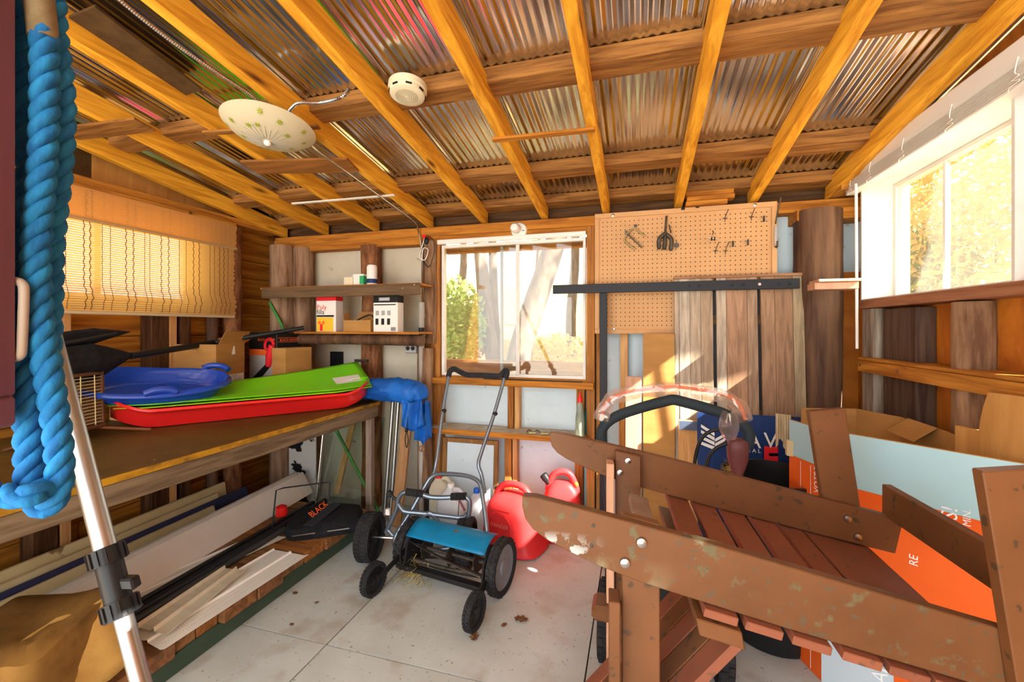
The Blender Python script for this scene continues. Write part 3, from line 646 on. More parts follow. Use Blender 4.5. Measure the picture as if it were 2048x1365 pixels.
# things on the upper shelf
t = thing('opened_box', 'small opened white and green box on the upper shelf', 'box', (PY(715, 560, 2.46).x, 2.46, SZ1))
x0, x1, y0, y1, z0, z1 = sbox(706, 727, 549, SZ1, 2.45, .05); MB().box(x0, x1, y0, y1, z0, z1).build('carton', PAPER, t); MB().box(x0+.05, x1+.001, y0-.001, y1, z0+.008, z1-.012).build('green_band', INKG, t)
x0, x1, y0, y1, z0, z1 = sbox(688, 706, 555, SZ1, 2.44, .04); MB().obox((x0, y0, z0), (x1-x0-.002, 0, .0), (0, .05, 0), (0, 0, z1-z0)).build('flap', CREAM, t)
t = thing('spray_can', 'white round can standing on the upper shelf', 'can', (PY(745, 560, 2.47).x, 2.47, SZ1))
p = V(PY(744, 560, 2.47).x, 2.47, SZ1); h = PY(744, 531, 2.47).z-SZ1
MB().lathe([(.03, 0), (.033, .004), (.033, h-.012), (.03, h-.006), (.028, h)], p, EZ, 24).build('body', PAPER, t, smooth=40); MB().lathe([(.0335, .012), (.0335, .04)], p, EZ, 24).build('blue_band', NAVY, t)
# things on the lower shelf
x0, x1, y0, y1, z0, z1 = sbox(633, 668, 592, SZ2, 2.43, .07)
t = thing('filler_box', 'white and yellow filler box with red top on the lower shelf', 'box', ((x0+x1)/2, 2.46, SZ2))
zr = z1-.035
MB().box(x0, x1+.015, y0, y1, z0, zr).build('carton', PAPER, t); MB().box(x0-.0005, x1+.0155, y0-.0005, y1+.0005, zr, zr+.028).build('red_top', INKR, t)
MB().obox((x0+.03, y0+.03, zr+.028), (.06, 0, .025), (0, .002, 0), (.004, .0, .014)).build('flap', INKR, t)
MB().box(x0+.003, x1-.005, y0-.0015, y0, z0+.003, z0+.095).build('yellow_print', INKY, t); MB().box(x0+.003, x1-.0, y0-.0025, y0-.0012, z0+.098, z0+.11).build('black_strip', INKK, t)
for dx in (.025, .055): MB().lathe([(.012, 0), (.012, .001)], V(x0+dx, y0-.0015, z0+.06), -EY, 10).build('product_picture', INKO, t)
MB().box(x0+.03, x0+.05, y0-.0028, y0-.0015, z0+.005, z0+.05).build('product_picture', INKR, t)
text('lettering', 'Poly', .045, (x0+.003, y0, z0+.148), EX, EZ, INKR, t, 'LEFT'); text('lettering', 'filla', .045, (x0+.003, y0, z0+.116), EX, EZ, INKK, t, 'LEFT')
x0, x1, y0, y1, z0, z1 = sbox(687, 741, 640, SZ2, 2.42, .10)
t = thing('open_carton', 'small open cardboard box with bits of hardware on the lower shelf', 'box', ((x0+x1)/2, 2.47, SZ2))
z1 = z0+.075
for q in ((x0, x1, y0, y0+.003), (x0, x1, y1-.003, y1), (x0, x0+.003, y0+.003, y1-.003), (x1-.003, x1, y0+.003, y1-.003)): MB().box(q[0], q[1], q[2], q[3], z0+.003, z1).build('side', CARD, t)
MB().box(x0, x1, y0, y1, z0, z0+.0028).build('bottom', CARD, t)
MB().obox((x0+.02, y1, z1), (x1-x0-.02, 0, 0), (0, .05, .06), (0, .002, -.002)).build('flap', CARD, t); MB().obox((x0, y0+.003, z1), (-.002, 0, .05), (0, .06, 0), (.002, 0, 0)).build('flap', CARD, t)
MB().tube(smoothpath([(x0+.06, y0+.03, z1-.01), (x0+.1, y0+.05, z1+.015), (x1-.03, y0+.04, z1+.035), (x1-.01, y0+.06, z1+.01)], 4), .005, 8).build('cable_loop', BLACK, t)
x0, x1, y0, y1, z0, z1 = sbox(747, 792, 592, SZ2, 2.43, .07)
t = thing('light_box', 'white and black packaged light box at the right of the lower shelf', 'box', ((x0+x1)/2, 2.46, SZ2))
MB().box(x0, x1+.012, y0, y1, z0, z1).build('carton', PAPER, t); MB().box(x0-.0006, x1+.0126, y0-.0006, y1+.0006, z1-.045, z1+.0006).build('black_top', INKK, t)
MB().box(x0+.04, x1-.045, y0-.0014, y0-.0006, z1-.034, z1-.012).build('logo_frame', GREYI, t)
text('lettering', 'DEFIANT', .016, ((x0+x1)/2-.0, y0-.0008, z1-.028), EX, EZ, INKW, t)
MB().box(x0+.004, x1-.002, y0-.0012, y0, z1-.062, z1-.055).build('caption', INKK, t)
for i in range(3):
    cx = x0+.028+i*.042
    MB().box(cx-.012, cx+.012, y0-.0012, y0, z0+.105, z0+.135).build('picture', GREYI, t); MB().box(cx-.013, cx+.008, y0-.0012, y0, z0+.045, z0+.085).build('icon', INKK, t)
for i in range(7): MB().box(x1-.035+i*.005, x1-.035+i*.005+(.002 if i % 2 else .003), y0-.0012, y0, z0+.006, z0+.03).build('barcode', INKK, t)

# outlet, pipe, cables on the corner stud
p = PY(823, 697, 2.55)
t = thing('power_outlet', 'grey double power outlet box on the peeled log', 'outlet', p)
MB().box(p.x-.042, p.x+.042, 2.535, 2.575, p.z-.032, p.z+.032).build('box', mat('grey_metal_box', (.36, .37, .38), rough=.45, metal=.5), t, bevel=.004)
for dx in (-.018, .018): MB().lathe([(.014, 0), (.014, .003)], V(p.x+dx, 2.5345, p.z), -EY, 14).build('socket', BLACK, t)
a = PY(843, 605, 2.56); b = PY(845, 1005, 2.56)
t = thing('grey_pipe', 'weathered grey pipe standing beside the window stud', 'pipe', (a.x, 2.56, .0))
MB().cyl((a.x, 2.56, 0), (a.x, 2.56, a.z), .018, 16).build('tube', mat('weathered_pipe', (.44, .42, .38), (.26, .23, .20), scale=8, stretch=(1, 1, .3), rough=.6), t, smooth=50)
q = PY(845, 663, 2.56); MB().cyl((a.x, 2.56, q.z-.024), (a.x, 2.56, q.z+.024), .0185, 16).build('tape', BLACK, t, smooth=50)
t = thing('hanging_wires', 'tangle of wires and red clip hanging beside the window', 'wires', PY(852, 500, 2.60))
MB().tube(smoothpath([PY(850, 475, 2.60), PY(842, 500, 2.59), PY(840, 515, 2.585), PY(850, 520, 2.58), PY(856, 500, 2.58), PY(846, 498, 2.585), PY(844, 522, 2.585)], 6), .003, 6).build('loop', WHITEP, t)
MB().tube(smoothpath([PY(852, 472, 2.60), PY(866, 480, 2.59), PY(868, 505, 2.585), PY(858, 534, 2.59), PY(846, 522, 2.6)], 6), .0028, 6).build('loop', BLACK, t)
MB().ball(PY(848, 473, 2.595), .016, .014, .012).build('red_clip', INKR, t, smooth=60); MB().ball(PY(853, 482, 2.6), .018, .014, .024).build('plug', BLACK, t, smooth=60)
MB().ball(PY(846, 500, 2.61), .02, .012, .05).build('bundle', DMET, t, smooth=60)
p = PY(674, 720, 2.735); single(MB().box(p.x-.055, p.x+.055, 2.725, 2.7395, p.z-.06, p.z+.06), 'junction_cover', BLACK, 'small black panel on the white wall left of the bark log', 'panel', p, bevel=.003)
p = PY(722, 722, 2.60); single(MB().beam(p-V(.05, 0, 0), p+V(.055, 0, 0), .012, .02), 'iron_strap', DMET, 'rusty iron strap across the bark log', 'strap', p)
p = PY(820, 560, 2.57); single(MB().tube([V(p.x-.1+.025*math.cos(a), 2.585, 1.36+.025*math.sin(a)) for a in [2*math.pi*k/16 for k in range(16)]], .004, 6, closed=True), 'iron_ring', DMET, 'iron ring hanging on the log under the upper shelf', 'ring', V(p.x-.1, 2.585, 1.335))

# ledge below the window
p = PY(1160, 850, 2.60)
t = thing('bottle', 'clear green bottle with red nozzle at the right end of the ledge', 'bottle', (p.x, 2.60, .608))
pt = PY(1163, 785, 2.60).z
MB().lathe([(.022, 0), (.028, .006), (.028, .10), (.024, .13), (.018, pt-.608-.075), (.012, pt-.608-.06)], (p.x, 2.60, .608), EZ, 20).build('body', mat('green_bottle', (.30, .36, .28), (.2, .25, .2), scale=9, rough=.3), t, smooth=50)
MB().lathe([(.015, pt-.608-.06), (.014, pt-.608-.03), (.006, pt-.608-.02), (.005, pt-.608)], (p.x, 2.60, .608), EZ, 16).build('nozzle', RED, t, smooth=40)
p = PY(1172, 855, 2.62); single(MB().lathe([(.018, 0), (.02, .005), (.02, .11), (.012, .13), (.012, .15), (.0, .151)], (p.x-.0, 2.665, .608), EZ, 16), 'teal_bottle', mat('teal_glass', (.02, .16, .15), rough=.2), 'dark teal bottle behind the clear one', 'bottle', (p.x, 2.665, .608), smooth=40)
p = PY(1075, 862, 2.58)
t = thing('trap', 'old tin traps lying on the dusty ledge', 'scrap', (p.x, 2.58, .608))
for dx in (-.03, .045): MB().cbox(V(p.x+dx, 2.575, .616), V(.05, .01, 0), V(-.004, .02, 0), V(0, 0, .014)).build('tin', BRASS, t, bevel=.003)
for dx in (-.07, -.02, .08): MB().tube(smoothpath([(p.x+dx, 2.6, .612), (p.x+dx+.015, 2.59, .628), (p.x+dx+.035, 2.6, .612)], 4), .003, 6).build('wire', DMET, t)
# frame leaning under the window
a, b = PY(888, 876, 2.60), PY(998, 880, 2.60)
t = thing('wooden_frame', 'dark wooden frame leaning under the window ledge', 'frame', ((a.x+b.x)/2, 2.58, 0))
def fr(x0, x1, z0, z1, m=wood('frame_wood', (.30, .15, .05), (.17, .08, .03), 'Z')):
    MB().prism([(x0, 2.545+.07*z0, z0), (x1, 2.545+.07*z0, z0), (x1, 2.545+.07*z1, z1), (x0, 2.545+.07*z1, z1)], (0, .02, 0)).build('rail', m, t, bevel=.002)
ft = .545
fr(a.x, a.x+.028, .01, ft); fr(b.x-.028, b.x, .01, ft); fr(a.x+.0285, b.x-.0285, ft-.028, ft); fr(a.x+.0285, b.x-.0285, .01, .038)
MB().prism([(a.x+.029, 2.555, .04), (b.x-.029, 2.555, .04), (b.x-.029, 2.592, ft-.029), (a.x+.029, 2.592, ft-.029)], (0, .003, 0)).build('backing', SHEATHB, t)

# stacked wood above the pegboard
for k, (u0, u1, v) in enumerate(((1370, 1452, 404), (1372, 1466, 396), (1370, 1464, 387))):
    a, b = PY(u0, v, 2.63), PY(u1, v, 2.63); zc2 = 1.9405+k*.0265
    single(MB().box(a.x, b.x, 2.58, 2.645, zc2-.0125, zc2+.0125), 'wood_offcut', ORX, ['short pine offcut resting on the pegboard rim, lowest of three', 'middle pine offcut of the little stack above the pegboard', 'topmost pine offcut of the little stack above the pegboard'][k], 'offcut', ((a.x+b.x)/2, 2.61, zc2-.0125), 'offcuts above the pegboard', bevel=.002)
# ================================================================== CEILING THINGS
# star-pattern glass shade
c = PR(575, 230, -.03); sc_ = PR(538, 262, -.11)
t = thing('ceiling_lamp', 'round glass ceiling lamp with green stars hung under the rafters', 'lamp', sc_)
prof = [(.010, .045), (.05, .0415), (.10, .028), (.14, .008), (.163, -.014), (.166, -.016), (.161, -.016), (.14, .002), (.10, .022), (.05, .036), (.010, .039)]
shade = MB().lathe(prof, sc_, RN, 40).build('shade', sheer('opal_glass', (.72, .66, .48), .3), t, smooth=60)
a1 = RN.cross(EX).normalized(); a2 = RN.cross(a1)
def shade_h(r): 
    pr = [(.010, .045), (.05, .0415), (.10, .028), (.14, .008), (.163, -.014)]
    for (r0, h0), (r1, h1) in zip(pr, pr[1:]):
        if r <= r1: return h0+(h1-h0)*(r-r0)/(r1-r0)
    return -.014
def sp_(r, a): return sc_+RN*(shade_h(max(r, .011))+.0012)+(a1*math.cos(a)+a2*math.sin(a))*r
STARM = mat('olive_star', (.30, .34, .02), rough=.5)
for k in range(16):
    a = k*2*math.pi/16+.1*(k % 3); r = (.09, .125, .142)[k % 3]
    mb = MB(); cc = sp_(r, a); e1 = (sp_(r+.01, a)-cc).normalized(); e2 = RN.cross(e1).normalized(); nn = e1.cross(e2)
    if nn.dot(RN) < 0: nn = -nn
    pts = []
    for j in range(16):
        rr = .0165 if j % 2 == 0 else .0045; q = j*math.pi/8; pts.append(cc+nn*.0012+(e1*math.cos(q)+e2*math.sin(q))*rr)
    b = len(mb.v); mb.v = [cc+nn*.0012]+pts; mb.f = [(0, 1+j, 1+(j+1) % 16) for j in range(16)]; mb.build('star', STARM, shade)
for k in range(26):
    a = k*2*math.pi/26+.05; MB().tube([sp_(.02, a), sp_(.05, a), sp_(.075+.015*(k % 2), a)], .0007, 4).build('ray', GREYI, shade)
MB().lathe([(.012, .045), (.014, .052), (.009, .060), (.0, .062)], sc_, RN, 16).build('finial', WHITEP, t, smooth=50)
MB().lathe([(.055, -.075), (.055, -.045), (.02, -.04), (.008, -.038), (.008, .05)], sc_, RN, 24).build('mount', mat('grey_mount', (.42, .44, .42), rough=.4, metal=.4), t, smooth=40)
# armoured cables
def armour(name, label, pts, r=.0075, k=10, dense=True):
    p = smoothpath(pts, k); path = []; rr = []
    tot = sum((p[i+1]-p[i]).length for i in range(len(p)-1)); n = int(tot/.0035); acc = 0; i = 0
    for s in range(n):
        d = tot*s/n
        while i < len(p)-2 and acc+(p[i+1]-p[i]).length < d: acc += (p[i+1]-p[i]).length; i += 1
        L_ = (p[i+1]-p[i]).length; path.append(p[i].lerp(p[i+1], min(1, (d-acc)/max(L_, 1e-6)))); rr.append(r*(1 if s % 2 else .74))
    return single(MB().tube(path, rr, 8), name, STEEL, label, 'cable', pts[0], smooth=30)
armour('armoured_cable', 'long armoured steel cable running along the rafter to the lamp', [PR(180, -60, -.012), PR(240, 0, -.012), PR(340, 80, -.012), PR(440, 150, -.012), PR(500, 190, -.012), PR(535, 222, -.03)])
armour('armoured_cable', 'short armoured cable curving from the lamp over the purlin', [PR(572, 232, -.03), PR(585, 215, -.02), PR(600, 206, -.012), PR(640, 206, -.01), PR(675, 198, -.005), PR(692, 188, .02), PR(697, 180, .06)])
armour('armoured_cable', 'thin armoured cable running from the lamp down to the window corner', [PR(600, 268, -.015), PR(632, 300, -.012), PR(690, 342, -.012), PR(735, 375, -.012), PR(790, 415, -.014), PR(828, 444, -.02), PY(836, 460, 2.62), PY(843, 500, 2.60), PY(846, 560, 2.595), PY(850, 640, 2.595), PY(848, 690, 2.575)], r=.006)
# smoke detector
p = PR(816, 172, .055)
t = thing('smoke_detector', 'round cream smoke detector on the purlin', 'smoke detector', p)
p0 = p
MB().lathe([(.072, 0), (.072, .02), (.068, .024)], p0, RN, 36).build('base', CREAM, t, smooth=40)
MB().lathe([(.066, .022), (.068, .028), (.064, .040), (.052, .046), (.0, .047)], p0, RN, 36).build('cover', CREAM, t, smooth=40)
for k in range(5):
    r = .012+.007*k; MB().tube([p0+RN*.0472+(a1*math.cos(q)+a2*math.sin(q))*r+a1*.004 for q in [2*math.pi*j/24 for j in range(24)]], .0011, 4, closed=True).build('grille_ring', mat('cream_shadow', (.40, .36, .24), rough=.6), t)
for k in range(8):
    q = k*math.pi/4+.2; d = a1*math.cos(q)+a2*math.sin(q); e = RN.cross(d)
    MB().cbox(p0+RN*.033+d*.0665, e*.022, d*.004, RN*.006).build('vent', INKK, t)
# loose boards at the rafters
def rplank(name, label, cat, p, q, wd, th, off, m, **kw):
    a, b = PR(*p, off), PR(*q, off); d = (b-a); side = RN.cross(d).normalized()
    return single(MB().obox(a-side*wd/2, d, side*wd, -RN*th), name, m, label, cat, a, bevel=.0015, **kw)
rplank('thin_batten', 'thin batten nailed under the rafters right of the smoke detector', 'batten', (985, 283), (1189, 262), .028, .012, -.013, ORX)
rplank('thin_batten', 'narrow dark batten crossing the rafters behind the lamp', 'batten', (408, 268), (638, 256), .026, .010, -.0105, PURL)
rplank('short_board', 'short wide brown board nailed across two rafters below the lamp', 'board', (498, 337), (706, 332), .125, .012, -.0125, wood('red_brown_board', (.36, .15, .04), (.22, .09, .025), 'X', knots=KN))
rplank('white_stick', 'thin white stick resting under the rafters', 'stick', (584, 409), (789, 392), .016, .008, -.0085, WHITE)
rplank('short_board', 'dark narrow board across the leftmost rafters', 'board', (135, 270), (290, 252), .09, .012, -.0125, PURL)
pts = [PR(u, v, .04) for u, v in ((40, -30), (190, 16), (404, 182), (363, 193), (135, 48))]
pts = [PR(u, v, .058) for u, v in ((128, 40), (190, 14), (404, 181), (362, 193))]
single(MB().prism(pts, -RN*.010), 'fibreboard_offcut', DKPANEL, 'dark brown fibreboard wedge tucked between the left rafters', 'board', pts[0])

# ================================================================== RIGHT WINDOW BLIND
t = thing('window_blind', 'raised white slatted blind across the top of the right window', 'blind', (1.02, 2.0, 1.92))
MB().box(1.000, 1.046, 1.42, 2.565, 1.975, 2.045).build('head_rail', WHITEP, t, bevel=.006)
MB().box(.997, 1.0, 1.42, 2.565, 1.985, 2.035).build('valance', WHITEP, t, bevel=.001)
for k in range(11): MB().box(.999, 1.043, 1.44, 2.55, 1.924+k*.0045, 1.9262+k*.0045).build('slat', WHITEP, t)
MB().box(1.0, 1.042, 1.44, 2.55, 1.912, 1.922).build('bottom_rail', WHITEP, t, bevel=.002)
for y in (1.52, 1.78, 2.05, 2.30, 2.48):
    MB().tube(smoothpath([(.996, y, 1.99), (.992, y+.005, 1.95), (.99, y-.012, 1.935), (.989, y+.01, 1.93), (.99, y-.015, 1.92), (.99, y+.02, 1.915), (.995, y+.03, 1.908)], 4), .0018, 5).build('ladder_cord', WHITEP, t)
a = PX(1712, 368, .992); b = PX(1706, 697, .992)
MB().cyl(V(.992, a.y, a.z), V(.992, a.y-.01, b.z), .0065, 8).build('wand', WHITEP, t, smooth=60)

# ================================================================== BAMBOO SHADE (left window)
t = thing('bamboo_shade', 'pale bamboo roman shade glowing over the left window', 'shade', (-2.58, 1.65, 1.32))
SY0, SY1 = 1.02, 2.262
def shx(z): return -2.572+(.014 if z > 1.775 else 0)+(.02*max(0, 1-abs(z-1.415)/.05))+(.008 if z < 1.40 else 0)
mb = MB(); z = 1.335
while z < 1.925:
    x = shx(z); jit = random.uniform(-.006, .006); mb.box(x-.0014, x+.0014, SY0, SY1+jit, z, z+.0096); z += .0112
mb.build('slats', BAMB, t)['kind'] = 'stuff'
mb = MB(); z = 1.783
while z < 1.92: mb.box(-2.5545, -2.5520, SY0, SY1+random.uniform(-.006, .006), z, z+.0098); z += .0112
mb.build('valance_slats', BAMB, t)['kind'] = 'stuff'
MB().box(-2.558, -2.546, SY0, SY1+.004, 1.767, 1.782).build('valance_bar', sheer('bar_wood', (.62, .42, .2), .2), t, bevel=.003)
MB().box(-2.580, -2.560, SY0, SY1, 1.318, 1.334).build('bottom_bar', sheer('bar_wood2', (.72, .60, .40), .2), t, bevel=.004)
MB().box(-2.584, -2.552, SY0, SY1, 1.926, 1.944).build('head_board', ORY, t, bevel=.002)
for k, y in enumerate([1.08, 1.11, 1.17, 1.20, 1.275, 1.30, 1.345, 1.375, 1.445, 1.47, 1.52, 1.555, 1.625, 1.66, 1.715, 1.74, 1.80, 1.84, 1.90, 1.94, 1.985, 2.02, 2.09, 2.12, 2.155, 2.185, 2.215]):
    p = []; n = 30
    for i in range(n+1):
        z = 1.92-(1.92-1.34)*i/n; p.append(V(shx(z)+.004, y+(.0025 if i % 2 else -.0025)*(1.2 if k % 4 < 2 else .4), z))
    MB().tube(p, .0019 if k % 4 < 2 else .0013, 5).build('cord', CORD, t)
MB().lathe([(.010, 0), (.010, .004)], V(-2.55, 1.95, 1.935), EX, 8).build('clip', STEEL, t)
# ================================================================== WORKBENCH
BZ, BX = .78, -1.60
t = thing('workbench', 'long plywood workbench with worn yellow edge along the left wall', 'workbench', (-2.1, 1.3, 0))
MB().box(-2.60, BX+.001, -.2, 2.457, BZ-.02, BZ).build('top', BENCHM, t)
MB().box(BX+.0012, BX+.008, -.2, 2.457, BZ-.021, BZ+.0005).build('edge_strip', YELE, t)
MB().box(BX-.04, BX+.004, -.2, 2.445, BZ-.095, BZ-.0215).build('front_rail', GREYW, t, bevel=.004)
MB().box(-2.6, -2.56, -.2, 2.45, BZ-.10, BZ-.0205).build('back_rail', DKY, t)
MB().box(-2.555, BX-.045, 2.40, 2.44, BZ-.09, BZ-.0205).build('end_rail', DKX, t)
lg = PX(776, 900, BX+.0)
MB().box(BX-.045, BX-.005, 2.375, 2.415, 0, BZ-.097).build('leg', wood('leg_wood', (.30, .24, .20), (.19, .14, .11), 'Z'), t, bevel=.003)
MB().box(BX-.05, BX-.01, .0, .05, 0, BZ-.097).build('leg', DKZ, t)
for y in (.5, 1.2, 1.9): MB().box(-2.555, BX-.045, y, y+.04, BZ-.09, BZ-.0205).build('joist', DKX, t)
EDX = BX+.009
# ---- heater
BR, BL, TR, TL = V(-2.28, 1.36, .815), V(-2.18, 1.075, .815), V(-2.335, 1.40, 1.055), V(-2.255, 1.10, 1.055)
t = thing('radiant_heater', 'small cream wire-grille heater tilted back on the bench', 'heater', (-2.23, 1.22, BZ))
bx_ = (BR-BL); hx = ((TL-BL)+(TR-BR))/2; nn = bx_.cross(hx).normalized()
if nn.x < 0: nn = -nn
FRM = mat('heater_brown', (.16, .075, .04), rough=.45, metal=.3)
WIRE = mat('cream_wire', (.74, .66, .36), rough=.35)
def hp(a, b, c=0): return BL+bx_*a+hx*b+nn*c
for a, b, c, d in ((0, 1, 0, .06), (0, 1, .94, 1), (0, .05, .06, .94), (.95, 1, .06, .94)):
    MB().obox(hp(a, c, -.07), bx_*(b-a), hx*(d-c), nn*.075).build('frame', FRM, t, bevel=.003)
MB().obox(hp(.05, .06, -.07), bx_*.9, hx*.88, nn*.004).build('back_plate', mat('reflector', (.62, .56, .36), rough=.25, metal=.8), t)
for k in range(15): MB().cyl(hp(.05, .1+.8*k/14, 0), hp(.95, .1+.8*k/14, 0), .0016, 6).build('wire', WIRE, t)
for a in (.2, .42, .62, .84): MB().cyl(hp(a, .06, .002), hp(a, .94, .002), .0022, 6).build('wire', WIRE, t)
for k in range(2): MB().cyl(hp(.2, .2+.02*k, -.035), hp(.35, .85, -.03), .004, 8).build('element', INKK, t)
for p, q in ((hp(.93, .02, -.03), V(-2.16, 1.47, BZ+.002)), (hp(.12, .02, -.03), V(-2.09, 1.17, BZ+.002))):
    MB().cyl(p, q, .007, 10).build('leg', mat('rust_leg', (.20, .07, .025), rough=.7), t, smooth=50)
for p, q in ((hp(.93, .02, -.05), V(-2.40, 1.36, BZ+.002)), (hp(.08, .02, -.05), V(-2.33, 1.06, BZ+.002))): MB().cyl(p, q, .006, 8).build('leg', FRM, t)

# ---- folded umbrella
t = thing('folded_umbrella', 'folded black fabric umbrella with pole lying behind the heater', 'umbrella', (-2.3, 1.4, BZ+.2))
tip = PX(268, 712, -2.35); far = PX(608, 652, -2.34) if False else PY(612, 655, 2.30); base = PX(20, 742, -2.2)
def fold(a, b, h, seed, off):
    d = (b-a); up = (EZ-d*EZ.dot(d)/d.length_squared).normalized(); sd = d.cross(up).normalized()
    def prof(s): return (.3+.7*min(1, s/.25))*(1 if s < .7 else (1-s)/.3)+.04
    return MB().loft([[a+d*s+up*(h*prof(s)*math.sin(q)*(1+.15*math.sin(5*q+seed+s*4)))+sd*(.35*h*prof(s)*math.cos(q)*(1+.2*math.cos(4*q+seed)))+off for q in [2*math.pi*j/18 for j in range(18)]] for s in [i/20 for i in range(21)]])
fold(PX(-60, 760, -2.28), PX(270, 710, -2.38), .075, 1, V(0, 0, 0)).build('canopy', BLKF, t, smooth=40)
fold(PX(-40, 700, -2.36), PX(262, 664, -2.44), .032, 2.3, V(0, 0, .0)).build('canopy_fold', BLKF, t, smooth=40)
MB().cyl(PX(262, 712, -2.38), PX(430, 686, -2.50), .017, 14).build('pole', BLACK, t, smooth=60)
MB().cyl(PX(428, 686, -2.497), PY(608, 656, 2.39), .014, 14).build('pole_end', BLACK, t, smooth=60)
MB().cyl(PX(120, 690, -2.33), PX(232, 668, -2.40), .008, 10).build('rib', BLKM, t, smooth=60)
# low wood behind the boxes
p = PX(300, 733, -2.56); single(MB().obox((-2.58, 1.5, BZ+.11), (.07, 0, 0), (0, .62, 0), (0, 0, .04)), 'spare_plank', PLANK, 'spare plank lying at the back of the bench', 'plank', (-2.55, 1.8, BZ+.11), bevel=.003)
for y in (1.56, 1.98): single(MB().obox((-2.585, y, BZ+.0005), (.08, 0, 0), (0, .07, 0), (0, 0, .109)), 'wood_block', PINE, 'pine block under the %s end of the spare plank' % ('near' if y < 1.8 else 'far'), 'block', (-2.545, y+.03, BZ), bevel=.003)

# ---- cartons
def carton(parent, c, dx, wx, wy, z0, h, m, th=.004, open_=False):
    ex = V(math.cos(R_(dx)), math.sin(R_(dx)), 0); ey = V(-ex.y, ex.x, 0); c = V(c[0], c[1], z0)
    if not open_: MB().obox(c, ex*wx, ey*wy, EZ*h).build('carton', m, parent, bevel=.002)
    else:
        MB().obox(c, ex*wx, ey*wy, EZ*th).build('bottom', m, parent)
        for o, a, b in ((c, ex*wx, ey*th), (c+ey*(wy-th), ex*wx, ey*th), (c+ey*th, ex*th, ey*(wy-2*th)), (c+ex*(wx-th)+ey*th, ex*th, ey*(wy-2*th))):
            MB().obox(o+EZ*th, a, b, EZ*(h-th)).build('side', m, parent)
    return ex, ey, c
# peach box: corner, right face along 100 degrees, left face along 190 degrees
t = thing('open_box', 'open cardboard box with raised flap and white labels on the bench', 'box', (-2.45, 2.0, BZ+.0005))
ex, ey, c = carton(t, (-2.35, 1.95), 100, .23, .27, BZ+.0005, .375, CARD, open_=True)
top = c+EZ*.375
MB().obox(top+ex*.02, ex*.21, ex*.03+EZ*.075-ey*.02, ey*.003).build('flap', CARD, t)
MB().obox(top+ex*.23, ey*.26, ex*.07+EZ*.03, EZ*.003).build('flap', CARD, t)
nx_, ny_ = -ey, ex
# right face is spanned by ex (visible from the lens), outward normal -ey
MB().obox(c+ex*.03-ey*.0012+EZ*.05, ex*.19, EZ*.14, ey*.001).build('label', PAPER, t)
text('lettering', 'ULTRA PEACH', .024, c+ex*.125-ey*.0014+EZ*.15, ex, EZ, GREYI, t, sx=.9); text('lettering', 'Onyxhuub', .022, c+ex*.12-ey*.0014+EZ*.172, ex, EZ, GREYI, t, sx=.9)
for i in range(14): MB().obox(c+ex*(.09+i*.0085)-ey*.002+EZ*.055, ex*(.003+.002*(i % 3)), EZ*.05, ey*.0008).build('barcode', INKK, t)
MB().obox(c-ex*.0012+ey*.06+EZ*.12, ey*.16, EZ*.08, ex*.001).build('label', mat('tan_label', (.60, .45, .26), rough=.6), t)
text('lettering', 'ULTRA PEACH', .022, c-ex*.0014+ey*.13+EZ*.14, -ey, EZ, INKK, t, sx=.8); text('lettering', 'Onyxhuub', .022, c-ex*.0014+ey*.13+EZ*.166, -ey, EZ, INKK, t, sx=.8)
MB().prism([c+ex*.12-ey*.0012+EZ*.31, c+ex*.15-ey*.0012+EZ*.31, c+ex*.145-ey*.0012+EZ*.36, c+ex*.135-ey*.0012+EZ*.36], ey*.001).build('tape', PAPER, t)
# leaf blower box
t = thing('blower_box', 'black and orange leaf blower box behind the small cardboard box', 'box', (-2.3, 2.4, BZ+.0005))
ex, ey, c = carton(t, (-2.24, 2.28), 80, .18, .28, BZ+.0005, .44, mat('grey_print', (.42, .42, .40), rough=.45))
h = .44
for o, a, n_ in ((c, ex*.18, -ey), (c+ey*.28, -ey*.28, -ex)):
    MB().obox(o+n_*.0012+EZ*.33, a, EZ*.1105, n_*.0005).build('black_band', INKK, t); MB().obox(o+n_*.0013+EZ*.29, a, EZ*.04, n_*.0005).build('orange_band', INKO, t)
MB().obox(c+EZ*.4402, ex*.18, ey*.28, EZ*.0008).build('top_print', INKK, t)
text('lettering', 'BLACK+DECKER', .022, c-ey*.0022+ex*.092+EZ*.385, ex, EZ, INKO, t, sx=.9)
text('lettering', 'BLACK+DECKER', .026, c-ex*.0022+ey*.10+EZ*.385, -ey, EZ, INKO, t, sx=.9)
for z_ in (.378, .406): MB().obox(c-ey*.0022+ex*.008+EZ*z_, ex*.164, EZ*.002, -ey*.0006).build('logo_frame', INKO, t)
MB().obox(c-ey*.0022+ex*.03+EZ*.296, ex*.045, EZ*.03, -ey*.0006).build('plug_picture', PAPER, t)
def bp(a, z, l=-.002): return c+ey*a+EZ*z+ex*l
MB().tube(smoothpath([bp(.02, .36), bp(.055, .40), bp(.10, .385), bp(.11, .34), bp(.07, .325), bp(.03, .345)], 4), .010, 8).build('blower_picture', INKR, t, smooth=60)
MB().tube([bp(.04, .36), bp(.06, .29), bp(.075, .22)], [.022, .028, .02], 8).build('blower_picture', INKR, t, smooth=60)
MB().tube([bp(.075, .23), bp(.16, .165), bp(.24, .11)], [.018, .022, .02], 8).build('blower_picture', INKK, t, smooth=60)
MB().obox(c+ey*.10-ex*.0013+EZ*.09, ey*.08, EZ*.05, ex*.0005).build('red_patch', INKR, t)
# small carton
t = thing('small_carton', 'small closed cardboard box in front of the blower box', 'box', (-2.1, 2.28, BZ+.0005))
carton(t, (-2.097, 2.2), 80, .193, .127, BZ+.0005, .345, CARD)

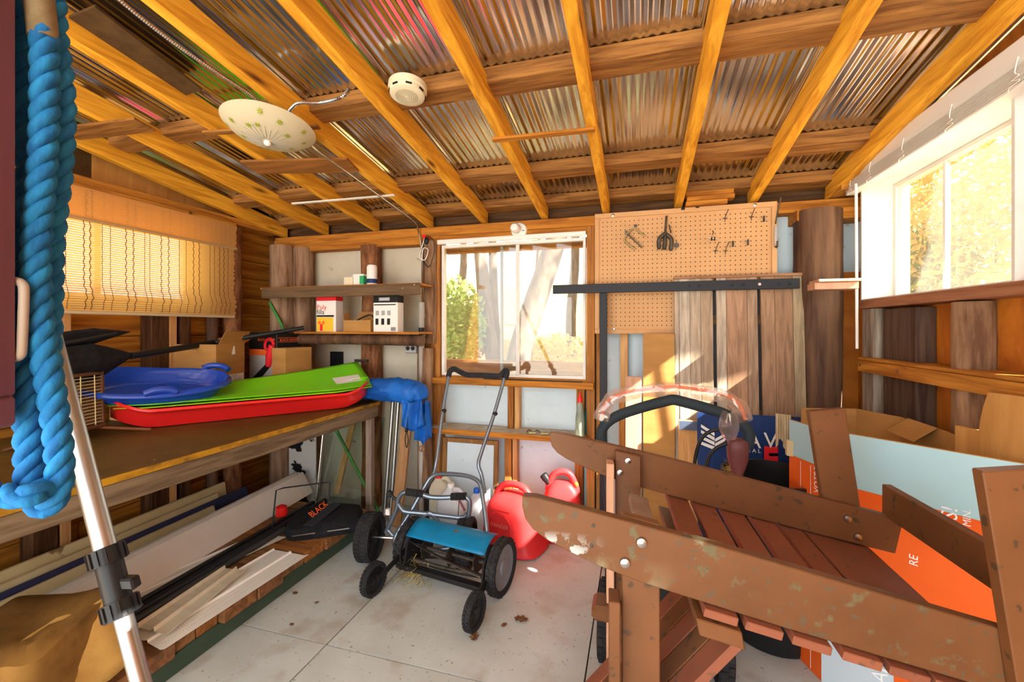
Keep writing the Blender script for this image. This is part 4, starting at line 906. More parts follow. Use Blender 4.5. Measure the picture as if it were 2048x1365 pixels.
# ---- sleds
S0, S1 = V(-2.39, 1.455, 0), V(-1.66, 2.375, 0); sd = (S1-S0); SLn = sd.length; sdir = sd.normalized(); sper = V(sdir.y, -sdir.x, 0)   # sper points to the lens
def sled_red(s, q):
    # q from -1 (rim) through bottom to 1 (rim)
    x = s*2-1; end = max(0, abs(x)-.72)/.28
    hw = .21*(1-.55*end**2.2); lift = .055*end**1.6
    a = abs(q)
    if a < .55: w_, z_ = a/.55*.62, 0
    elif a < .8: w_, z_ = .62+(a-.55)/.25*.20, (a-.55)/.25*.075
    elif a < .93: w_, z_ = .82+(a-.8)/.13*.12, .075+(a-.8)/.13*.02
    else: w_, z_ = .94+(a-.93)/.07*.06, .095-(a-.93)/.07*.014
    return S0+sd*s+sper*(hw*w_*(1 if q > 0 else -1))+EZ*(BZ+.004+lift+z_)
single(MB().grid(lambda a, b: sled_red(a, b*2-1), 40, 40), 'plastic_sled', RED, 'long red plastic sled at the bottom of the sled pile', 'sled', V(-1.99, 1.9, BZ), smooth=50, solid=.004)
def sled_green(s, q, off):
    x = s; far_ = (1-q)/2
    z_ = .104+off+far_**1.2*(.02+.105*s**1.6)-.02*(1-abs(q))*(1-s)+.015*max(0, s-.85)
    hw = .20*(1-.5*max(0, s-.82)/.18*(1 if q > .3 else .25))*(1-.35*max(0, .12-s)/.12)
    return S0+sd*(s*1.02+.0)+sper*(hw*q-.01)+EZ*(BZ+z_)+sper*(-.02*far_)
t0 = single(MB().grid(lambda a, b: sled_green(a, b*2-1, .014), 30, 16), 'plastic_sled', GREEN, 'upper of two lime green sheet sleds with a paper sticker', 'sled', V(-1.99, 1.9, BZ+.08), smooth=60, solid=.002)
single(MB().grid(lambda a, b: sled_green(a*.99+.015, b*2-1, 0), 30, 16), 'plastic_sled', mat('yellow_green_plastic', (.42, .76, .02), rough=.35), 'lower yellow-green sheet sled above the red sled', 'sled', V(-1.99, 1.9, BZ+.07), smooth=60, solid=.002)
def stick(a, b): return sled_green(.83+.13*a, -.05+.55*b, .0185)
MB().grid(stick, 6, 6).build('sticker', PAPER, t0)
# blue sled
bc = V(-2.30, 1.60, BZ+.145); bd = V(.62, .785, -.05).normalized(); bp_ = V(.76, -.60, -.24).normalized()
def sled_blue(r, q):
    a = q*2*math.pi; ca, sa_ = math.cos(a), math.sin(a)
    rim = .06+.012*max(0, ca)**2+.015*max(0, math.sin(2*a))
    if r < .62: rr, z_ = r/.62*.74, 0
    elif r < .88: rr, z_ = .74+(r-.62)/.26*.18, rim*((r-.62)/.26)**1.3
    elif r < .95: rr, z_ = .92+(r-.88)/.07*.05, rim+.006
    else: rr, z_ = .97+(r-.95)/.05*.03, rim-.012*(r-.95)/.05
    w = .205 ; l = .31
    p = 2.6
    return bc+bd*l*rr*math.copysign(abs(ca)**(2/p), ca)+bp_*w*rr*math.copysign(abs(sa_)**(2/p), sa_)+EZ*z_
t = single(MB().grid(lambda a, b: sled_blue(max(.01, b), a), 56, 26), 'plastic_sled', BLUE, 'deep blue plastic toboggan lying on the green sleds', 'sled', bc, smooth=60, solid=.004)
for s_, k_ in ((-1, .02), (1, -.20)):
    MB().tube(smoothpath([bc+bd*(.16+k_)+bp_*s_*.19+EZ*.065, bc+bd*(.2+k_)+bp_*s_*.19+EZ*.08, bc+bd*(.25+k_)+bp_*s_*(.17 if s_ < 0 else .19)+EZ*.082, bc+bd*(.28+k_)+bp_*s_*(.14 if s_ < 0 else .19)+EZ*.07], 4), .017, 10).build('grip', BLUE, t, smooth=60)

# ---- blue nylon bag drooping over the bench end
t = thing('nylon_bag', 'blue nylon bag drooping over the end of the bench', 'bag', (-1.5, 2.42, BZ))
pth = [(-1.96, 2.40, BZ+.07), (-1.8, 2.41, BZ+.078), (-1.6, 2.42, BZ+.082), (-1.45, 2.42, BZ+.082), (-1.36, 2.42, BZ+.075), (-1.29, 2.415, BZ+.06), (-1.262, 2.41, BZ+.03)]
rad = [.052, .064, .072, .078, .08, .068, .03]
pp = smoothpath(pth, 6); rp = [rad[min(int(i/6), 6)]*(1-(i % 6)/6)+rad[min(int(i/6)+1, 6)]*(i % 6)/6 for i in range(len(pp))]
mb = MB().tube(pp, rp, 26)
for i, v_ in enumerate(mb.v):
    c0 = min(pp, key=lambda q: (q-v_).length_squared); d_ = (v_-c0); a_ = math.atan2(d_.y, d_.z)
    k = .010*mnoise.noise(V(v_.x*26, a_*1.5, 0))+.012*abs(mnoise.noise(V(v_.x*40+a_*3, a_*2, 4)))-.005
    if d_.length > 1e-5: mb.v[i] = v_+d_.normalized()*k
    if mb.v[i].z < BZ+.003 and mb.v[i].x < BX+.03: mb.v[i].z = BZ+.003
mb.build('bag', TARP, t, smooth=30)
def drape(x0, x1, z0, z1, y, ph): return lambda s, q: V(x0+(x1-x0)*s+.02*(q*(s-.5)), y-.05+.10*s*.3+.018*math.sin(s*11+ph+q*2), z0+(z1-z0)*q*(1-.25*abs(s-.45))+.01*math.sin(s*9))
MB().grid(drape(-1.375, -1.245, BZ+.03, BZ-.15, 2.40, 0), 16, 10).build('drape', TARP, t, smooth=40, solid=.002)
MB().grid(drape(-1.295, -1.225, BZ+.02, BZ-.24, 2.44, 2), 10, 10).build('drape', TARP, t, smooth=40, solid=.002)
MB().tube(smoothpath([(-1.33, 2.345, BZ-.06), (-1.335, 2.34, BZ-.14), (-1.345, 2.34, BZ-.2), (-1.335, 2.34, BZ-.25), (-1.325, 2.34, BZ-.2), (-1.335, 2.34, BZ-.14)], 5), .003, 6).build('drawstring', BLACK, t); MB().ball((-1.335, 2.338, BZ-.145), .011, .010, .012).build('toggle', BLACK, t, smooth=60)
# ---- green pole behind the bench end
a, b = PY(540, 606, 2.508), PY(754, 1018, 2.472)
d = (b-a).normalized(); b = a+d*((.004-a.z)/d.z)
single(MB().cyl(a, b, .0105, 12), 'green_pole', mat('green_pole', (.07, .30, .07), (.05, .22, .05), scale=20, rough=.45), 'slim green pole leaning behind the end of the bench', 'pole', b, smooth=60)

# ================================================================== BELOW THE BENCH
PT = .128
t = thing('low_platform', 'low plank platform with green front beam below the bench', 'platform', (-2.1, 1.2, 0))
MB().box(BX-.04, BX, -.2, 2.36, 0, .074).build('front_beam', mat('dark_green_paint', (.035, .075, .05), (.06, .09, .06), scale=5, rough=.6), t, bevel=.003)
MB().box(-2.5, -2.46, -.2, 2.36, 0, .074).build('back_beam', DKY, t)
y = -.15; k = 0
PLK = [wood('platform_wood%d' % i, c_, tuple(q*.5 for q in c_), 'X', knots=KN) for i, c_ in enumerate(((.40, .17, .05), (.32, .15, .06), (.27, .13, .06), (.36, .19, .08)))]
while y < 2.30:
    wd = random.choice((.09, .12, .14, .16)); y1 = min(y+wd, 2.36); ov = random.uniform(-.004, .03)
    MB().box(-2.6, BX+ov, y+.002, y1-.002, .0745, PT).build('plank', PLK[k % 4], t, bevel=.003); y = y1; k += 1
# long boards on edge along the wall
def long_(name, m, label, cat, xa, ya, xb, yb, z0, h, th, tilt=0, **kw):
    a, b = V(xa, ya, z0), V(xb, yb, z0); d = b-a; side = V(d.y, -d.x, 0).normalized()
    up = EZ*math.cos(R_(tilt))-side*math.sin(R_(tilt))
    return MB().obox(a, d, side*th, up*h), (name, m, label, cat, (a+b)/2)
def mk(x, **kw): return single(x[0], *x[1], **kw)
mk(long_('painted_board', CREAMB, 'cream painted board on edge nearest the planks, with nail holes', 'board', -2.46, .20, -2.60, 2.22, PT+.001, .115, .018, 8), bevel=.002)
mk(long_('painted_board', CREAMB, 'second cream painted board leaning in front of the first', 'board', -2.40, .20, -2.54, 2.12, PT+.001, .085, .018, 12), bevel=.002)
mk(long_('blue_strip', mat('indigo_strip', (.045, .05, .12), rough=.4), 'long thin indigo strip between the cream boards', 'strip', -2.36, .20, -2.50, 2.3, PT+.001, .07, .012, 14), bevel=.002)
mk(long_('painted_board', CREAMB, 'narrow third cream board just behind the white fascia', 'board', -2.32, .2, -2.45, 2.02, PT+.001, .055, .016, 14), bevel=.002)
# white fascia (bent sheet)
fa, fb = V(-1.90, .25, PT+.001), V(-2.13, 2.48, PT+.001)
t = thing('white_fascia', 'long white bent fascia sheet lying along the platform', 'fascia', (fa+fb)/2)
d = fb-fa; sdv = V(d.y, -d.x, 0).normalized()
prof = [(0, 0), (-.075, .130), (-.085, .134), (-.095, .126), (-.105, .130), (-.135, .130), (-.14, .11)]
MB().grid(lambda s, q: fa+d*s+sdv*(prof[int(q*6+.001)][0])+EZ*(prof[int(q*6+.001)][1]), 6, 6).build('sheet', VINYL, t, solid=.002)
MB().obox(fa+sdv*-.12+EZ*.131, d*.985, sdv*.02, EZ*.006).build('rib', VINYL, t, bevel=.002)
# black pipes
a, b = PZ(250, 1203, PT+.02), PZ(655, 998, PT+.03)
single(MB().cyl(V(-1.84, .65, PT+.0215), V(-1.91, 2.33, PT+.0215), .02, 14), 'black_pipe', BLKM, 'black pipe lying right beside the white fascia', 'pipe', V(-1.98, 1.4, PT), smooth=60)
single(MB().cyl(V(-1.795, .72, PT+.0175), V(-1.865, 1.95, PT+.0175), .016, 14), 'black_pipe', mat('grey_black_pipe', (.05, .05, .05), rough=.5), 'thinner dark grey pipe beside the black pipe', 'pipe', V(-1.92, 1.4, PT), smooth=60)
single(MB().obox(V(-1.905, .7, PT+.001), V(-.08, 1.6, 0), V(.025, 0, 0), V(0, 0, .03)), 'black_bar', BLACK, 'square black bar between the fascia and the pipes', 'bar', V(-2.03, 1.4, PT), bevel=.003)
p = PZ(520, 1040, PT+.05); single(MB().lathe([(.03, 0), (.034, .01), (.03, .05), (.012, .06), (.0, .062)], V(-1.99, 2.06, PT+.034), EZ, 16), 'red_cap', RED, 'small red cap on the dark pipes', 'cap', V(-2.055, 2.06, PT+.03), smooth=40)
# soffit panels lying on the platform
def soffit(label, pts, z, m, ribs=2, n=3, holes=False, amp=.008):
    A0, A1, B0, B1 = [PZ(u, v, z) for u, v in pts]                 # near edge A0-A1 (left, right ends), far edge B0-B1
    t = thing('soffit_panel', label, 'soffit', (A0+B1)/2, 'loose soffit panels on the platform')
    def prof(q): 
        f = (q*n) % 1.0
        return amp*(1 if f < .10 else (.5 if f < .16 else 0))
    MB().grid(lambda s, q: A0.lerp(A1, s).lerp(B0.lerp(B1, s), q)+EZ*prof(q), 4, 40).build('sheet', m, t, solid=.0012)
    if holes:
        hb = MB()
        for i in range(60):
            for j in range(n*4):
                f = (j+.5)/(n*4)
                if (f*n) % 1.0 < .2: continue
                p = A0.lerp(A1, .04+.92*i/59).lerp(B0.lerp(B1, .04+.92*i/59), f)+EZ*.0026
                hb.add([p+V(-.0016, -.0012, 0), p+V(.0016, -.0012, 0), p+V(.0016, .0012, 0), p+V(-.0016, .0012, 0)], [(0, 1, 2, 3)])
        hb.build('vent_holes', GREYI, t)['kind'] = 'stuff'
soffit('grey-white grooved soffit panel lying nearest the pipes', [(300, 1205), (577, 1075), (255, 1185), (520, 1069)], PT+.006, VINYL, n=3)
soffit('white perforated soffit panel at the front of the platform', [(328, 1304), (617, 1113), (262, 1268), (548, 1100)], PT+.011, VINYL, n=2, holes=True)
soffit('cream ribbed soffit offcut lying on the perforated panel', [(340, 1272), (497, 1142), (275, 1255), (450, 1137)], PT+.026, mat('cream_vinyl', (.74, .70, .56), (.66, .60, .44), scale=6, stretch=(1, 6, 1), rough=.5), n=2, amp=.014)
# crumpled carton
t = thing('crumpled_carton', 'old torn brown carton at the near end of the platform', 'carton', (-1.8, .85, PT))
rings = []
for i in range(9):
    f = i/8; z_ = PT+.001+.24*f
    rings.append([q+V(mnoise.noise(q*9)*.022, mnoise.noise(q*9+V(3, 0, 0))*.022, (mnoise.noise(q*8+V(0, 9, 0))*.03 if f > .1 else 0)) for q in ring((-1.775+.02*f, .84, z_), .185-.03*f, .19-.02*f, rot2((1, 0), 25), rot2((0, 1), 25), 14, 40)])
mb = MB().loft(rings, caps=False); b = len(mb.v)-40; 
ctr = sum((v_ for v_ in mb.v[b:]), Vector())/40
for k in range(1, 4):
    for j in range(40):
        q = mb.v[b+j].lerp(ctr, k/4); mb.v.append(q+V(0, 0, .02*mnoise.noise(q*9)+.015*math.sin(k)))
for k in range(3):
    for j in range(40): mb.f.append((b+k*40+j, b+k*40+(j+1) % 40, b+(k+1)*40+(j+1) % 40, b+(k+1)*40+j))
mb.f.append(tuple(b+120+j for j in range(40)))
mb.build('carton', CARDY, t, smooth=30)
LIN = mat('torn_liner', (.58, .36, .10), (.42, .24, .06), scale=9, rough=.9)
MB().grid(lambda s, q: V(-1.66+.10*q+.012*math.sin(s*9), .70+.30*s, PT+.25-.20*q+.018*mnoise.noise(V(s*6, q*4, 3))), 14, 8).build('torn_flap', LIN, t, smooth=30, solid=.004)
MB().tube(smoothpath([(-1.99, .80, PT+.215), (-1.9, .70, PT+.205), (-1.8, .655, PT+.215), (-1.7, .66, PT+.20)], 5), .005, 6).build('torn_edge', LIN, t)
# leaf bag on a wire frame
c = V(-1.70, 2.08, PT)
t = thing('collection_bag', 'flat black collection bag with orange lettering on the platform', 'bag', c)
e1 = V(.82, .57, 0); e2 = V(-.57, .82, 0)
mb = MB().loft([ring(c+EZ*z_, a_, b_, e1, e2, 5, 28) for z_, a_, b_ in ((.001, .19, .15), (.03, .20, .16), (.055, .185, .145), (.075, .12, .10), (.08, .03, .03))])
for i, v_ in enumerate(mb.v): mb.v[i] = v_+V(0, 0, .018*mnoise.noise(v_*11) if v_.z > PT+.01 else 0)
mb.build('bag', BLKF, t, smooth=40)
MB().obox(c+e1*-.10+e2*-.13+EZ*.072, e1*.13+e2*.20+EZ*.03, e1*.055-e2*.03, EZ*.003).build('strap', mat('slate_fabric', (.03, .036, .05), rough=.8), t)
xo = (e1*.13+e2*.20+EZ*.03).normalized(); text('lettering', 'BLACK', .05, c+e1*-.065+e2*-.08+EZ*.084, xo, (e2*.3-e1*.6+EZ*.55), INKO, t, 'LEFT', .004, .9)
for s_ in (-.15, .02): MB().obox(c+e1*(s_+.0)-e2*.165+EZ*.035, e1*.11, e2*.004, EZ*.006).build('zip', STEEL, t)
w0, w1 = PZ(570, 1072, PT), PZ(664, 1065, PT)
MB().tube([V(-1.93, 1.93, PT+.004), V(-1.93, 1.96, PT+.22), V(-1.91, 1.99, PT+.225), V(-1.74, 2.13, PT+.225), V(-1.72, 2.14, PT+.22), V(-1.72, 2.12, PT+.06)], .004, 8).build('wire_stand', BLKM, t, smooth=60)
# leaning glass, rods, boards by the back wall under the bench
a, b = PY(632, 1008, 2.42), PY(768, 1005, 2.42)
t = thing('glass_pane', 'loose sheet of glass leaning under the bench end', 'glass', ((a.x+b.x)/2, 2.43, PT))
MB().prism([(a.x, 2.37, PT+.004), (b.x-.04, 2.37, PT+.004), (b.x-.04, 2.50, .665), (a.x, 2.50, .665)], (0, .004, 0)).build('sheet', SHEET, t)
a, b = PY(632, 1012, 2.36), PY(648, 848, 2.42); d = (b-a).normalized()
single(MB().cyl(a+d*((PT+.002-a.z)/d.z), a+d*((.675-a.z)/d.z), .009, 10), 'steel_rod', STEEL, 'bright steel rod leaning at the left of the loose glass', 'rod', a, smooth=60)
for k, (u0, u1) in enumerate(((772, 786), (784, 797))):
    a, b = PY(u0-2, 1015, 2.47), PY(u1, 802, 2.545); d = (b-a).normalized()
    single(MB().cyl(a+d*((.002-a.z)/d.z), a+d*((.80-a.z)/d.z), .012, 12), 'aluminium_rod', ALU, ['left one of two aluminium tubes leaning at the bench corner', 'right one of two aluminium tubes leaning at the bench corner'][k], 'tube', a, 'aluminium tubes at the bench corner', smooth=60)
a, b = PY(792, 1060, 2.44), PY(816, 800, 2.53)
single(MB().prism([(a.x-.03, 2.42, 0.002), (a.x+.04, 2.42, .002), (b.x+.045, 2.535, .86), (b.x-.025, 2.535, .86)], (0, .02, 0)), 'rough_board', wood('rough_board', (.40, .22, .10), (.28, .14, .06), 'Z'), 'rough brown board leaning between the tubes and the peeled log', 'board', (a.x, 2.44, 0), bevel=.002)
p = PY(620, 900, 2.66)
t = thing('printed_panel', 'white panel with black blotches standing under the bench', 'panel', (p.x, 2.56, 0))
MB().box(p.x-.09, p.x+.14, 2.555, 2.563, .001, .62).build('board', mat('blotched_print', (.60, .62, .60), (.01, .01, .012), scale=7, rough=.5, lo=.47, hi=.49), t)
single(MB().prism([(-1.98, 2.50, PT+.0), (-1.94, 2.50, PT), (-1.86, 2.585, .66), (-1.90, 2.585, .66)], (0, .015, 0)), 'pale_stick', PINE, 'pale stick leaning behind the loose glass', 'stick', (-1.95, 2.5, PT))
# ================================================================== REEL MOWER
mc = V(-.875, 2.0, 0); mx, my = V(.987, -.16, 0).normalized(), V(.16, .987, 0).normalized()
def mp_(x, y, z): return mc+mx*x+my*y+EZ*z
t = thing('reel_mower', 'push reel mower with blue hood and grey handle on the floor', 'mower', mc)
def tyre(parent, c, ax, r, w, hubm, name='wheel', spokes=5, lugs=26, tyrem=BLKR):
    o = MB().lathe([(r*.80, -w*.42), (r*.86, -w/2), (r*.97, -w*.5), (r, -w*.36), (r, w*.36), (r*.97, w*.5), (r*.86, w/2), (r*.80, w*.42), (r*.78, 0), (r*.80, -w*.42)], c, ax, 40, caps=False)
    for k in range(lugs):                                # raised tread blocks
        a = 2*math.pi*k/lugs; e1 = ax.cross(EZ).normalized(); e2 = ax.cross(e1)
        d = e1*math.cos(a)+e2*math.sin(a); tg = ax.cross(d)
        for sgn in (-1, 1): o.cbox(c+d*(r+.0012)+ax*(sgn*w*.24)+tg*(sgn*r*.06), ax*w*.36, tg*(2*math.pi*r/lugs*.55), d*.006)
    o = o.build(name, tyrem, parent, smooth=35)
    MB().lathe([(.0, -w*.36), (r*.26, -w*.36), (r*.28, -w*.22), (r*.62, -w*.14), (r*.80, -w*.30), (r*.80, w*.30), (r*.62, w*.14), (r*.28, w*.22), (r*.26, w*.40), (.0, w*.42)], c, ax, 32).build('hub', hubm, o, smooth=40)
    e1 = ax.cross(EZ).normalized(); e2 = ax.cross(e1)
    for k in range(spokes):
        a = 2*math.pi*k/spokes; d = e1*math.cos(a)+e2*math.sin(a)
        for sg in (-1, 1): MB().cyl(c+d*r*.48+ax*sg*w*.17, c+d*r*.48+ax*sg*w*.235, r*.13, 12).build('hub_boss', hubm, o, smooth=40)
    return o
HUBG = mat('grey_hub', (.22, .22, .25), rough=.5)
WR = .125
for sx in (-1, 1): tyre(t, mp_(sx*.262, 0, WR), mx, WR, .046, HUBG)
for sx in (-1, 1):
    c = mp_(sx*.272, -.27, .075); tyre(t, c, mx, .073, .034, BLACK, 'rear_wheel', 6, 30)
    MB().beam(mp_(sx*.246, -.05, .13), mp_(sx*.246, -.275, .08), .008, .03).build('wheel_arm', BLACK, t, bevel=.002)
    MB().prism([mp_(sx*.225, -.12, .05), mp_(sx*.225, .09, .06), mp_(sx*.225, .09, .20), mp_(sx*.225, -.03, .235), mp_(sx*.225, -.10, .17)], mx*(-sx*.012)).build('side_plate', BLACK, t, bevel=.002)
MB().grid(lambda s, q: mp_(-.222+.444*s, -.10+.145*q, .215+.045*math.sin(q*2.2)), 10, 10).build('hood', TEALB, t, smooth=60, solid=.003)
MB().lathe([(.014, 0), (.014, .002)], mp_(.03, -.03, .256), EZ, 12).build('hood_badge', STEEL, t)
MB().beam(mp_(-.225, -.115, .075), mp_(.225, -.115, .075), .045, .022).build('cutter_bar', BLACK, t, bevel=.004)
MB().cyl(mp_(-.22, -.02, .135), mp_(.22, -.02, .135), .010, 10).build('reel_shaft', DMET, t)
for k in range(5):                                       # helical blades
    def blade(s, q, k=k):
        a = 2*math.pi*k/5+1.1*s; r = .058+.022*q; return mp_(-.21+.42*s, -.02+r*math.cos(a), .135+r*math.sin(a))
    MB().grid(blade, 18, 2).build('blade', DMET, t, smooth=60, solid=.003)
for x in (-.15, 0, .15): MB().lathe([(.012, -.003), (.06, -.002), (.06, .002), (.012, .003)], mp_(x, -.02, .135), mx, 5).build('spider', DMET, t)
n_h = (my*math.cos(R_(30))*-1+EZ*-math.sin(R_(30))*-1)    # plane of the leaning handle
hdir = (my*.47+EZ*.88).normalized(); hn = hdir.cross(mx).normalized(); hp0 = mp_(0, 0, .14)
def H(u, v): return PP(u, v, hp0, hn)
low = [mp_(-.236, -.06, .12), H(787, 1085), H(825, 1018), H(853, 968), H(863, 955), H(877, 949), H(905, 949), H(937, 953), H(955, 962), H(962, 975), H(966, 1000), H(974, 1060), H(973, 1100), mp_(.236, -.02, .10)]
MB().tube(smoothpath(low, 4), .0115, 12).build('lower_handle', GREYT, t, smooth=60)
MB().tube(smoothpath([H(840, 985)+hn*.02, H(862, 950)+hn*.02, H(872, 928), H(876, 900), H(886, 820), H(898, 750)], 5), .0105, 12).build('upper_handle', GREYT, t, smooth=60)
MB().tube(smoothpath([H(966, 985)+hn*.02, H(960, 950)+hn*.02, H(957, 930), H(963, 905), H(988, 830), H(1010, 752)], 5), .0105, 12).build('upper_handle', GREYT, t, smooth=60)
MB().tube(smoothpath([H(897, 754), H(900, 743), H(908, 738), H(920, 744), H(935, 750), H(970, 751), H(998, 752), H(1006, 746), H(1012, 741), H(1014, 748), H(1010, 758)], 5), .0165, 12).build('grip', BLKR, t, smooth=60)
for u, v in ((888, 822), (990, 828)): MB().ball(H(u, v), .016, .014, .012).build('wing_bolt', BLACK, t, smooth=50)
mb = MB()
for _ in range(420):
    p = mp_(-.17+random.gauss(0, .05), -.10+random.gauss(0, .035), .012+abs(random.gauss(0, .04))); q = p+V(random.uniform(-.03, .03), random.uniform(-.03, .03), random.uniform(-.012, .02))
    q.z = max(q.z, .003); s_ = (q-p).cross(V(random.random(), random.random(), 1)).normalized()*.0012; mb.add([p-s_, p+s_, q+s_, q-s_], [(0, 1, 2, 3)])
o = mb.build('dry_grass', mat('straw', (.50, .38, .12), rough=.9), None); tag(o, 'tuft of dry grass clippings caught on the reel mower', 'grass', kind='stuff')

# ================================================================== HAND TRUCK
ta, tb = V(-1.385, 2.04, .127), V(-.865, 2.125, .127); tx = (tb-ta).normalized()
t = thing('hand_truck', 'grey tube hand truck with black air tyres behind the reel mower', 'hand truck', ((ta+tb)/2).xy.to_3d())
for c in (ta, tb): tyre(t, c, tx, .122, .078, BLACK, 'wheel', 5, 34)
MB().cyl(ta, tb, .009, 10).build('axle', STEEL, t)
tn = tx.cross(EZ).normalized(); tp0 = (ta+tb)/2+V(0, .02, 0)
def T(u, v, off=0): return PP(u, v, tp0-tn*0+V(0, off, 0), tn)
MB().tube(smoothpath([T(772, 1066), T(784, 1040), T(792, 1022), T(795, 1010), T(796, 1000), T(805, 987), T(820, 984)], 5), .0125, 12).build('frame_tube', GREYT, t, smooth=60)
MB().tube(smoothpath([T(797, 1008), T(803, 1018), T(812, 1024), T(850, 1028), T(900, 1034), T(925, 1036), T(934, 1028)], 5), .0125, 12).build('frame_tube', GREYT, t, smooth=60)
MB().tube(smoothpath([T(845, 990), T(862, 995), T(885, 996), T(905, 995)], 5), .0125, 12).build('frame_tube', GREYT, t, smooth=60)
MB().tube(smoothpath([T(925, 993), T(935, 997), T(940, 1008), T(936, 1040), T(928, 1082)], 5), .0125, 12).build('frame_tube', GREYT, t, smooth=60)
MB().tube(smoothpath([T(822, 1058), T(845, 1036), T(858, 1027), T(868, 1033), T(885, 1060), T(902, 1088), T(925, 1092)], 5), .0125, 12).build('frame_tube', GREYT, t, smooth=60)
MB().tube(smoothpath([T(776, 1060), T(800, 1082), T(860, 1100), T(925, 1092)], 4), .012, 10).build('frame_tube', GREYT, t, smooth=60)
for a, b in (((812, 984), (847, 989)), ((902, 994), (933, 993))):
    p, q = T(*a), T(*b); path = [p.lerp(q, i/18) for i in range(19)]; MB().tube(path, [.021 if i % 2 else .0165 for i in range(19)], 12).build('ribbed_grip', BLKR, t, smooth=20)
MB().ball(T(779, 988), .018, .018, .018).build('knob', BLKR, t, smooth=60); MB().cyl(T(779, 988), T(796, 1004), .008, 8).build('lever', BLACK, t)
MB().cyl(T(918, 1003), T(914, 1072), .002, 6).build('brake_cable', BLACK, t); MB().cyl(T(917, 998), T(930, 1022), .006, 8).build('brake_lever', mat('maroon_lever', (.16, .05, .06), rough=.4), t)
MB().ball(T(910, 1072), .010).build('valve_knob', STEEL, t)
MB().cbox(T(776, 1024), tx*.022, EZ*.03, tn*.02).build('white_clip', WHITEP, t)
MB().box(-1.165, -1.14, 2.235, 2.25, .002, .36).build('back_strap', BLACK, t)

# ================================================================== JUGS AND FUEL CANS
def jug(label, x, y, rz, h, a, b, m, capm):
    t = thing('jug', label, 'jug', (x, y, 0), 'jugs beside the mower'); e1, e2 = rot2((1, 0), rz), rot2((0, 1), rz)
    def rg(z, f, dx=0): return ring(V(x, y, z*h)+e1*dx, a*f, b*f, e1, e2, 4.5, 28)
    MB().loft([rg(.003/h, .92), rg(.02, 1), rg(.30, 1), rg(.34, .95), rg(.38, 1), rg(.62, 1), rg(.74, .93, -.004), rg(.84, .66, -.012), rg(.90, .36, -.02), rg(.93, .25, -.022), rg(.95, .25, -.022)]).build('body', m, t, smooth=45)
    MB().tube(smoothpath([V(x, y, h*.70)+e1*a*.86, V(x, y, h*.82)+e1*a*.80, V(x, y, h*.93)+e1*a*.45, V(x, y, h*.925)+e1*a*.05], 5), .012, 10).build('handle', m, t, smooth=60)
    MB().lathe([(.021, 0), (.021, .022), (.018, .026), (0, .0265)], V(x, y, h*.945)-e1*.022, EZ, 20).build('cap', capm, t, smooth=40)
    return t
jug('large white jug standing directly behind the blue mower hood', -1.03, 2.345, -12, .335, .088, .075, JUG, WHITEP)
jug('cream jug with red cap beside the peeled log', -1.175, 2.49, 10, .335, .075, .062, JUGC, RED)
jug('white jug with blue cap left of the big fuel can', -.90, 2.43, -20, .285, .066, .06, JUG, mat('blue_cap', (.01, .10, .55), rough=.35))
def fuelcan(label, x, y, rz, h, a, b, emblem=False):
    t = thing('fuel_can', label, 'fuel can', (x, y, 0), 'red fuel cans'); e1, e2 = rot2((1, 0), rz), rot2((0, 1), rz)
    def rg(z, f, g=None): return ring(V(x, y, z*h), a*f, b*(g or f), e1, e2, 3.4, 36)
    MB().loft([rg(.004, .98), rg(.03, 1.06), rg(.09, 1.05), rg(.14, .97), rg(.30, .92), rg(.55, .88), rg(.66, .83), rg(.76, .70, .72), rg(.83, .50, .55), rg(.86, .30, .40), rg(.865, .1, .1)]).build('body', REDC, t, smooth=50)
    hp_ = [V(x, y, h*.72)-e1*a*.66, V(x, y, h*.86)-e1*a*.56, V(x, y, h*.97)-e1*a*.30, V(x, y, h*1.0)+e1*a*.10, V(x, y, h*.95)+e1*a*.42, V(x, y, h*.80)+e1*a*.64, V(x, y, h*.70)+e1*a*.70]
    MB().tube(smoothpath(hp_, 5), [.019]*31, 12).build('handle', REDC, t, smooth=60)
    return t, e1, e2
t, e1, e2 = fuelcan('big red fuel can with round warning emblem on the floor', -.685, 2.41, -14, .352, .182, .135)
nf = -e2; o = V(-.685, 2.41, 0)+nf*.124
MB().lathe([(.0, .0), (.056, .0), (.058, .004), (.064, .004), (.068, -.012)], o+EZ*.155-e1*.02, nf, 30).build('emblem', REDC, t, smooth=40)
text('lettering', 'DANGER', .03, o+EZ*.146-e1*.02+nf*.001, e1, EZ, mat('red_relief', (.85, .22, .20), rough=.5), t, lift=.002)
MB().obox(o-e1*.09+EZ*.232+nf*-.004, e1*.13, EZ*.006, nf*.004).build('embossed_line', REDC, t)
MB().lathe([(.028, 0), (.028, .03), (.02, .034), (0, .035)], V(-.685, 2.43, .285)-e1*.10, (EZ-e1*.5), 18).build('cap', BLACK, t, smooth=40)
t, e1, e2 = fuelcan('smaller red fuel can with black spout cap against the back wall', -.43, 2.56, 5, .40, .125, .075)
c = V(-.43, 2.56, .325)-e1*.075
MB().lathe([(.020, 0), (.020, .03), (.024, .032), (.024, .06), (.02, .064), (0, .065)], c, (EZ*.8-e1*.6), 18).build('cap', BLACK, t, smooth=30)
MB().ball(V(-.43, 2.545, .335)+e1*.085, .014, .012, .016).build('vent_cap', INKO, t, smooth=60)

